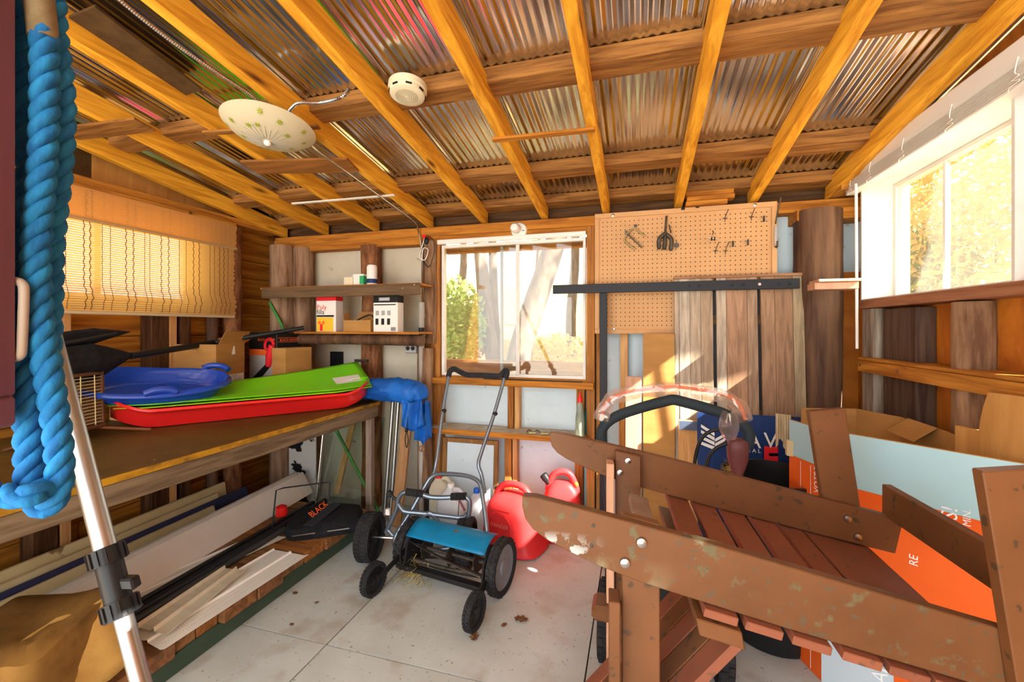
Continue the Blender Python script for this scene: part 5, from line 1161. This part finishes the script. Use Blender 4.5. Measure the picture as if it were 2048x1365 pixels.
# ================================================================== LEAVES ON THE FLOOR
DRYL = mat('dry_leaf', (.22, .10, .04), (.12, .055, .025), scale=30, rough=.8)
for k, (u, v, s_, lab) in enumerate(((1042, 1241, .030, 'curled brown leaf on the floor right of the mower'), (1008, 1252, .014, 'tiny brown leaf bit left of the curled leaf'), (948, 1275, .026, 'crumpled light brown leaf in front of the small wheel'),
                                     (590, 1188, .014, 'small dark leaf on the floor beside the platform'), (633, 1207, .009, 'speck of dark leaf right of the platform leaf'), (764, 1172, .012, 'small orange leaf bit under the left small wheel'), (583, 1251, .011, 'dark leaf bit near the floor seam'))):
    p = PZ(u, v, .002)
    def lf(a, b, p=p, s_=s_, k=k):
        x, y = (a*2-1), (b*2-1); w_ = (1-x*x)**.5*(.6+.25*math.sin(9*x+k))
        return p+V(x*s_*math.cos(k)-y*w_*s_*math.sin(k), x*s_*math.sin(k)+y*w_*s_*math.cos(k), .003+.45*s_*abs(mnoise.noise(V(x*1.7+k, y*1.7, k))))
    single(MB().grid(lf, 10, 6), 'dry_leaf', DRYL, lab, 'leaf', p, 'dry leaves on the floor', smooth=60)
# ================================================================== BROWN WOODEN CHAIR (stored upside down)
CR = V(.569, .931, .77); cd = V(-.9765, -.0819, .199).normalized(); cn = V(-.0836, .9965, 0).normalized()
cw = (EZ-cd*EZ.dot(cd)).normalized()
def CP(s, t_, q): return CR+cd*s+cw*t_+cn*q
ch = thing('garden_chair', 'brown painted wooden garden chair standing upside down at the right', 'chair', (.2, 1.15, 0))
SEC = [(-.165, -.005), (-.165, -.128), (0, -.130), (.30, -.134), (.55, -.130), (.63, -.122), (.70, -.108), (.745, -.096), (.775, -.082), (.795, -.062), (.806, -.035), (.81, -.008), (.785, -.002), (.75, -.001), (.70, .0), (.45, .004), (.2, .0), (0, -.003)]
for q, m in ((0, CHAIRW), (.476, CHAIR)):
    MB().prism([CP(s, (-.020+t_*.83) if q == 0 else t_*.78, q) for s, t_ in SEC], cn*.024).build('side_rail', m, ch, bevel=.002)
lu = V(-.13, 0, .99).normalized(); lx = (cd-lu*cd.dot(lu)).normalized()*-1
for q, z1, sl in ((-.026, 1.012, -.062), (.502, 1.012, -.028)):
    b0 = CP(sl, -.150, q); L_ = (z1-b0.z)/lu.z
    o_ = MB().obox(b0, lu*L_, lx*.092, cn*.024).build('front_leg', CHAIR, ch, bevel=.002)
for s, t_, q in ((-.075, -.10, -.027), (-.12, -.04, -.027), (-.035, -.038, .4755), (-.068, -.080, .4755), (.566, -.026, .4505), (.582, -.066, .4505), (.565, -.050, -.001), (.587, -.098, -.001)):
    MB().lathe([(.0105, -.002), (.0105, .001), (.009, .005), (.004, .0065), (0, .0068)], CP(s, t_, q), -cn, 16).build('bolt', STEEL, ch, smooth=40)
for s, t_ in ((.66, -.045), (.655, -.085)): MB().lathe([(.004, -.002), (.004, .001), (0, .0012)], CP(s, t_, 0), -cn, 10).build('screw', DMET, ch)
# apron across the front
pA, pB = CP(-.125, 0, .50), CP(-.11, 0, 0); pA.z = .735; pB.z = .735
MB().obox(pB, pA-pB, V(.022, 0, 0), EZ*.085).build('apron', CHAIR, ch, bevel=.002)
# seat slats under the rails
for s, wd in ((-.11, .165), (.062, .062), (.135, .062), (.215, .064), (.295, .064), (.372, .06)):
    MB().obox(CP(s, -.1335, -.012), cd*wd, cn*.524+cw*.029, cw*-.016).build('seat_slat', CHAIRR, ch, bevel=.0015)
MB().obox(CP(.365, -.153, -.018), cd*.080, cn*.53, cw*-.03-cd*.012).build('cross_batten', CHAIR, ch, bevel=.002)
MB().obox(CP(.50, -.10, .40), cd*.05, cn*-.30+cw*.0, cw*-.02).build('loose_slat', mat('grey_worn_slat', (.34, .25, .19), (.20, .12, .08), scale=8, rough=.7), ch, bevel=.002)
# back slats going down to the floor
bdv = V(-.78, -.02, -1).normalized(); bn = cn.cross(bdv).normalized()
for k in range(5):
    o_ = CP(.345, -.190, .005+k*.060); L_ = (.70, .70, .68, .66, .62)[k]
    MB().obox(o_, bdv*L_, cn*.056, bn*.018).build('back_slat', CHAIR if k % 2 else CHAIRR, ch, bevel=.0015)
# arm supports (near and far), with their side strips
for q, sg in ((.025, 1), (.450, -1)):
    a = CP(.605, -.018 if q > .4 else -.03, q); x0 = a.x
    MB().prism([V(x0, a.y, .04), V(x0+.075, a.y-.0, .04), V(x0+.072, a.y, a.z), V(x0+.0, a.y, a.z+.012)], cn*.024).build('arm_support', CHAIR, ch, bevel=.002)
    MB().prism([V(x0-.024, a.y-.03, .04), V(x0-.002, a.y-.03, .04), V(x0-.002, a.y-.03, a.z-(.15 if q < .4 else .02)), V(x0-.024, a.y-.03, a.z-(.15 if q < .4 else .02))], cn*.05).build('side_strip', PINKB if q > .4 else CHAIR, ch, bevel=.002)
    arm = [V(x0-.06, a.y-.035, 0), V(x0-.045, a.y-.055, 0), V(x0+.45, a.y-.05, 0), V(x0+.45, a.y+.07, 0), V(x0-.045, a.y+.065, 0), V(x0-.06, a.y+.045, 0)]
    MB().prism([p+EZ*.0 for p in arm], EZ*.039).build('arm', CHAIR, ch, bevel=.004)
p = CP(.60, 0, .44); MB().obox(V(p.x-.075, p.y-.05, .40), V(.09, 0, 0), V(0, .09, 0), V(0, 0, .045)).build('arm_block', CHAIR, ch, bevel=.012)

# ================================================================== ELECTRIC MOWER WITH FOAM HANDLE
em = thing('electric_mower', 'black push mower with foam grip handle behind the chair', 'mower', (.08, 1.84, 0))
MB().loft([ring((.08, 1.86, z_), a, b, EX, EY, 5, 32) for z_, a, b in ((.06, .17, .22), (.16, .185, .235), (.22, .16, .20), (.28, .12, .15), (.36, .10, .12), (.38, .05, .06))]).build('deck', BLACK, em, smooth=45)
for x in (-.115, .285):
    for y in (1.70, 2.06): tyre(em, V(x, y, .10 if y > 1.8 else .138), EX, .10 if y > 1.8 else .135, .05, HUBG, 'wheel', 5, 26)
MB().cyl((-.115, 1.70, .138), (.285, 1.70, .138), .008).build('axle', DMET, em); MB().cyl((-.115, 2.06, .10), (.285, 2.06, .10), .008).build('axle', DMET, em)
yh = 1.78
fo = [PY(u, v, yh) for u, v in ((1205, 886), (1202, 868), (1212, 848), (1238, 831), (1285, 815), (1330, 803), (1346, 800), (1362, 803), (1410, 816), (1455, 831), (1486, 850), (1498, 870), (1494, 893))]
MB().tube(smoothpath(fo, 5), .0205, 14).build('foam_grip', mat('foam', (.022, .032, .040), rough=.75), em, smooth=60)
MB().cyl(fo[0], V(-.09, 1.72, .25), .012, 12).build('handle_tube', BLKM, em, smooth=60); MB().cyl(fo[-1], V(.25, 1.72, .25), .012, 12).build('handle_tube', BLKM, em, smooth=60)
ba = [PY(u, v, yh-.02) for u, v in ((1204, 838), (1208, 815), (1225, 795), (1260, 784), (1310, 777), (1345, 774), (1385, 778), (1430, 785), (1462, 795), (1482, 815), (1490, 840))]
MB().tube(smoothpath(ba, 5), .006, 10).build('bail_bar', mat('orange_bail', (.70, .16, .06), rough=.4), em, smooth=60)
def wrap(s, q):
    k = s*(len(ba)-1); i = min(int(k), len(ba)-2); c = ba[i].lerp(ba[i+1], k-i); d = (ba[i+1]-ba[i]).normalized()
    e1 = d.cross(EY).normalized(); a = 2*math.pi*q; r = .020+.014*mnoise.noise(V(s*9, math.cos(a)*1.3, math.sin(a)*1.3))
    return c+e1*r*math.cos(a)*1.25+EY*r*math.sin(a)*.8-EZ*.006
MB().grid(wrap, 60, 14).build('plastic_wrap', FILM, em, smooth=40)
MB().grid(lambda s, q: PY(1458, 850, yh-.03)+V(.035*math.cos(q*6.28)*(.6+.4*math.sin(s*3.1)), .03*math.sin(q*6.28), .05-.10*s+.012*mnoise.noise(V(s*4, q*6, 2))), 12, 14).build('plastic_wrap', FILM, em, smooth=30)
sw = PY(1475, 908, yh-.02)
MB().loft([ring(sw+V(0, 0, z_), a, b, EX, EY, 3, 18) for z_, a, b in ((-.09, .010, .012), (-.06, .022, .022), (-.02, .034, .03), (.02, .036, .03), (.045, .034, .028), (.055, .022, .02))]).build('switch_box', mat('maroon_plastic', (.16, .05, .05), (.10, .03, .03), scale=6, rough=.45), em, smooth=50)
for k, pts in enumerate((((1455, 864), (1432, 860), (1408, 872), (1394, 900), (1388, 945), (1390, 1000)), ((1462, 888), (1446, 890), (1424, 905), (1413, 935), (1412, 1000)))):
    MB().tube(smoothpath([PY(u, v, yh-.01-.01*k) for u, v in pts], 5), .0065, 10).build('power_cord', BLACK, em, smooth=60)
MB().cyl(PY(1460, 862, yh-.01), PY(1446, 863, yh-.01), .014, 12).build('cord_plug', BLACK, em, smooth=50)

# ================================================================== BLACK BIN, SIGN, CARTON, PLYWOOD
bc_ = V(.53, 2.02, 0)
t = thing('black_bin', 'round black plastic bin behind the chair', 'bin', bc_)
MB().lathe([(.0, .004), (.155, .002), (.16, .01), (.182, .62), (.19, .64), (.19, .655), (.178, .655), (.174, .62), (.152, .02), (.0, .016)], bc_, EZ, 44).build('tub', BLACK, t, smooth=40)
mb = MB()
for _ in range(130):
    a = random.uniform(2.6, 3.6); p = bc_+V(.165*math.cos(a), .165*math.sin(a)-.05, .655+random.uniform(0, .02)); q = p+V(random.uniform(-.03, .03), random.uniform(-.03, .03), random.uniform(-.01, .02)); s_ = (q-p).cross(EZ).normalized()*.001; mb.add([p-s_, p+s_, q+s_, q-s_], [(0, 1, 2, 3)])
o_ = mb.build('straw', bpy.data.materials['straw'], t); o_['kind'] = 'stuff'
# blue sign
a, b = PY(1395, 826, 2.38), PY(1553, 832, 2.38)
t = thing('navy_sign', 'navy corrugated plastic sign with white chevron logo and letters', 'sign', (.5, 2.38, .25))
SX0, SX1, SZ_ = a.x, a.x+.46, a.z
def sgn(x, z): return V(SX0+x, 2.36+.03*(z/SZ_), z)
MB().prism([sgn(0, .20), sgn(.46, .20), sgn(.46, SZ_), sgn(0, SZ_)], (0, .006, 0)).build('board', NAVY, t)
for k in range(22): MB().obox(sgn(.01+k*.0205, .205)+V(0, -.0008, 0), V(.0012, 0, 0), sgn(0, SZ_-.01)-sgn(0, .205), V(0, .0007, 0)).build('flute', mat('navy_flute', (.015, .05, .19), rough=.5), t)
def quad(pts, m, name='chevron'): MB().prism([PY(u, v, 2.372) for u, v in pts], (0, -.0012, 0)).build(name, m, t)
for k in range(4):
    dv = k*11.5
    quad([(1402, 849+dv), (1402, 855+dv), (1429, 873+dv*.8), (1429, 866+dv*.8)], INKW)
    if k: quad([(1430, 869+dv*.8), (1430, 875+dv*.8), (1450, 864+dv*.8), (1450, 858+dv*.8)], INKW)
text('lettering', 'A', .105, PY(1507, 896, 2.37), EX, EZ, INKW, t, lift=.0015, sx=.95); text('lettering', 'V', .105, PY(1541, 896, 2.37), EX, EZ, INKW, t, lift=.0015, sx=.95)
text('lettering', 'R E A L', .026, PY(1503, 905, 2.37), EX, EZ, INKW, t, lift=.0015)
quad([(1528, 893), (1556, 895), (1556, 926), (1528, 926)], INKR, 'red_patch'); quad([(1538, 907), (1556, 907), (1556, 913), (1538, 913)], INKW, 'white_bar')
# big printed carton, open octagon of folded board
t = thing('big_carton', 'large open carton printed pale blue and orange behind the chair', 'carton', (.8, 1.9, 0))
CZ = .895
P_ = [V(.57, 1.93, 0), V(.625, 1.78, 0), V(1.02, 1.43, 0), V(1.025, 1.85, 0), V(1.015, 2.10, 0), V(.93, 2.27, 0), V(.70, 2.22, 0)]
def wall(i, j, z0, z1, m, name='side', out=.0, th=.006):
    a, b = P_[i], P_[j]; d = b-a; n_ = V(d.y, -d.x, 0).normalized()
    MB().obox(a+n_*out+EZ*z0, d, n_*-th, EZ*(z1-z0)).build(name, m, t)
    return a, d, n_
for i, j in ((0, 1), (1, 2), (2, 3), (3, 4), (4, 5), (5, 6)): wall(i, j, .002, CZ, CARD)
wall(0, 1, .76, CZ-.002, SKYB, 'blue_print', .0015, .001); wall(0, 1, .002, .759, ORNG, 'orange_print', .0015, .001)
a, d, n_ = wall(1, 2, .715, CZ-.002, SKYB, 'blue_print', .0015, .001); wall(1, 2, .42, .714, ORNG, 'orange_print', .0015, .001)
dn = d.normalized(); L_ = d.length
MB().obox(a+n_*.0015+EZ*.002, dn*.20, n_*-.001, EZ*.417).build('pale_print', mat('pale_print', (.52, .62, .68), rough=.5), t)
MB().obox(a+dn*.201+n_*.0015+EZ*.002, dn*(L_-.201), n_*-.001, EZ*.417).build('orange_print', ORNG, t)
def fpx(u, v): return PP(u, v, a+n_*.0022, n_)            # spot on the printed front face
for st, u, v, sz in (('DIS!', 1915, 1078, .050), ('R', 1892, 1050, .045), ('< 30 MIN.', 1942, 1092, .024), ('MIN.', 1835, 1045, .024), ('RE', 1836, 1135, .030), ('ALL', 1775, 1375, .060)):
    text('lettering', st, sz, fpx(u, v), EZ, -dn, INKW, t, 'LEFT')
a0, d0 = P_[0], (P_[1]-P_[0]); dn0 = d0.normalized(); n0 = V(d0.y, -d0.x, 0).normalized()
for s_, x, z_ in (('1,2 m x', .055, .20), ('(4 pi x', .085, .18), ('VOTRE', .15, .66), ('Y AND U', .125, .10)):
    text('lettering', s_, .030, a0+dn0*x+n0*.0022+EZ*z_, EZ, -dn0, INKW, t, 'LEFT')
for x in (.06, .11): MB().obox(a0+dn0*x+n0*.0018+EZ*.01, dn0*.0015, EZ*.74, n0*.0006).build('print_line', INKW, t)
MB().grid(lambda s, q: a0+dn0*(.02+.14*s)+n0*(.004+.03*math.sin(q*3.1)*s)+EZ*(.44-.20*q-.12*s*q), 8, 10).build('curled_flap', mat('inner_card', (.50, .40, .30), rough=.7), t, smooth=60, solid=.002)
# torn corrugated corner and folded flap
MB().grid(lambda s, q: P_[0]+V(-.035+.05*s, .05-.02*s+.006*math.sin(s*40), CZ+.012-.14*q*(1-.3*math.sin(s*5)**2)), 40, 8).build('torn_corner', mat('torn_card', (.56, .46, .30), (.42, .32, .18), scale=12, stretch=(6, 6, 1), rough=.8), t, solid=.002)
MB().obox(P_[0]-V(.012, .01, -.10)+EZ*(CZ-.24), V(.02, -.012, 0), V(.0, .02, 0), EZ*.06).build('torn_shred', mat('torn_card2', (.58, .46, .26), rough=.8), t)
MB().obox(P_[3]+V(-.01, .04, CZ), V(.0, .17, .0), V(-.075, -.01, -.05), EZ*.004).build('flap', CARD, t)
# plywood with a curved cut-out against the right wall
pts = [PX(u, v, .995) for u, v in ((1910, 892), (1910, 851), (1958, 861), (1960, 842), (1966, 815), (1976, 785), (2030, 792), (2110, 806), (2110, 930))]
zmin = min(p.z for p in pts)
poly = [V(.995, p.y, p.z) for p in pts]; poly[0].z = .004; poly[-1].z = .004
single(MB().prism(poly, (.012, 0, 0)), 'curved_plywood', PLYL, 'light plywood piece with a curved edge leaning on the right wall', 'plywood', (1.0, poly[0].y, 0))
p = PX(1790, 712, 1.08); single(MB().obox(V(1.075, p.y-.035, 1.1125), V(.05, 0, 0), V(0, .12, 0), V(0, 0, .028)), 'wood_scrap', DKY, 'rough dark wood scrap lying on the right wall ledge', 'scrap', (1.1, p.y, 1.112), bevel=.004)
# ================================================================== FOREGROUND: PAINTED BOARD, ROPE, POLE
t = thing('hanging_board', 'purple painted board hanging at the left edge with worn lower end', 'board', PD(10, 860, .425))
e = (PD(37, 300, .425)-PD(0, 300, .425)).normalized(); dep = V(-SA, CA, 0)
zt_ = zb(.5)+.02; zl = PD(30, 800, .425).z; z0_ = PD(30, 862, .425).z
c0 = PD(36, 500, .449)-dep*.024
def slab(z0, z1, m, nm, wx=.14): 
    o = V(c0.x, c0.y, z0); MB().obox(o-e*wx, e*wx, dep*.024, EZ*(z1-z0)).build(nm, m, t, bevel=.003)
slab(zl+.0005, zt_, PURP, 'board'); slab(z0_, zl, PURPW, 'worn_end', .142)
MB().tube(smoothpath([PD(30, 562, .452), PD(44, 568, .452), PD(48, 590, .452), PD(44, 690, .452), PD(40, 712, .452), PD(28, 717, .452)], 5), .0042, 10).build('handle', mat('pale_handle', (.42, .38, .32), rough=.4), t, smooth=60)
# twisted rope: three strands laid around a path
def rope(pts, r, pitch, parent, nm='strand'):
    p = smoothpath(pts, 10); L_ = [0]
    for i in range(len(p)-1): L_.append(L_[-1]+(p[i+1]-p[i]).length)
    tot = L_[-1]; n = int(tot/(pitch/12)); base = []; j = 0
    for s in range(n+1):
        d = tot*s/n
        while j < len(p)-2 and L_[j+1] < d: j += 1
        base.append(p[j].lerp(p[j+1], (d-L_[j])/max(1e-6, L_[j+1]-L_[j])))
    nx = None; fr_ = []
    for i in range(n+1):
        tg = (base[min(i+1, n)]-base[max(i-1, 0)]).normalized()
        nx = tg.orthogonal().normalized() if nx is None else (nx-tg*nx.dot(tg)).normalized(); fr_.append((tg, nx, tg.cross(nx)))
    for k in range(3):
        pth = [base[i]+(fr_[i][1]*math.cos(a)+fr_[i][2]*math.sin(a))*r*.52 for i in range(n+1) for a in [2*math.pi*(tot*i/n)/pitch+2*math.pi*k/3]]
        MB().tube(pth, r*.56, 9).build(nm, ROPE, parent, smooth=60)
t = thing('blue_rope', 'thick twisted blue rope looped and hanging at the left', 'rope', PD(90, 1015, .50))
Z = .47
P2 = lambda u, v, d=0: PD(u, v, Z+d)
rope([P2(88, 60), P2(90, 150), P2(88, 270), P2(82, 370), P2(75, 450), P2(72, 520), P2(76, 610), P2(88, 705), P2(104, 790), P2(115, 870), P2(120, 940), P2(113, 990), P2(92, 1014), P2(70, 1003), P2(59, 960), P2(58, 893), P2(53, 799), P2(46, 719), P2(41, 635), P2(40, 517, .01), P2(58, 400, .015), P2(60, 300, .018), P2(50, 200, .018), P2(40, 80, .018), P2(36, -30, .018)], .0118, .058, t)
rope([P2(104, -40, .02), P2(108, 60, .02), P2(120, 150, .02), P2(124, 230, .022), P2(118, 340, .024), P2(108, 420, .026), P2(101, 500, .026), P2(99, 570, .026), P2(97, 640, .026), P2(96, 720, .026), P2(105, 800, .028), P2(114, 880, .028), P2(115, 940, .028), P2(100, 970, .012), P2(72, 986, -.022), P2(38, 994, -.024), P2(-30, 985, -.02)], .0118, .058, t)
MB().tube(smoothpath([P2(76, -20), P2(82, 30), P2(87, 78)], 5), .0125, 12).build('whipping', mat('grey_whipping', (.26, .21, .12), (.16, .12, .06), scale=30, rough=.8), t, smooth=60)
# aluminium pole
A1_, A2_ = PD(281, 1363, .76), PD(56, 500, .90)
d = (A1_-A2_).normalized(); foot = A1_+d*((.003-A1_.z)/d.z)
t = thing('telescopic_pole', 'leaning aluminium telescopic pole with black clamp in the left foreground', 'pole', foot)
k1 = PP(228, 1165, A1_, d.cross(EX.cross(d))) if False else A1_+(A2_-A1_)*((1363-1165)/(1363-500))
k1 = PD(228, 1165, (A1_-O).dot(V(-SA, CA, 0))+((A2_-O).dot(V(-SA, CA, 0))-(A1_-O).dot(V(-SA, CA, 0)))*.24)
axis = (A2_-k1).normalized(); ax2 = (A1_-k1).normalized()
foot = A1_+ax2*((.003-A1_.z)/ax2.z)
MB().cyl(foot, k1, .0145, 18).build('lower_tube', ALU, t, smooth=60)
MB().cyl(k1+axis*.0, A2_, .0175, 18).build('upper_tube', ALU, t, smooth=60)
def along(a, b, r): MB().cyl(k1+axis*a, k1+axis*b, r, 20).build('clamp', BLACK, t, smooth=40, bevel=.001)
along(-.045, .05, .0205)
for a in (-.062, .034):
    mb = MB().cyl(k1+axis*a, k1+axis*(a+.03), .0265, 24)
    for j in range(14):
        q = 2*math.pi*j/14; e1 = axis.orthogonal().normalized(); e2 = axis.cross(e1); dd = e1*math.cos(q)+e2*math.sin(q); mb.cbox(k1+axis*(a+.015)+dd*.027, axis*.026, axis.cross(dd)*.005, dd*.004)
    mb.build('clamp_ring', BLACK, t, smooth=40)
MB().cbox(k1+e*.03+axis*.0, e*.025, axis*.02, dep*.02).build('clamp_screw', BLACK, t, bevel=.003)
MB().cyl(A2_-axis*.035, A2_+axis*.02, .0195, 16).build('end_cap', BLACK, t, smooth=50)
MB().cyl(A2_+axis*.02, A2_+axis*.16, .0125, 16).build('thin_tube', WHITEP, t, smooth=60)
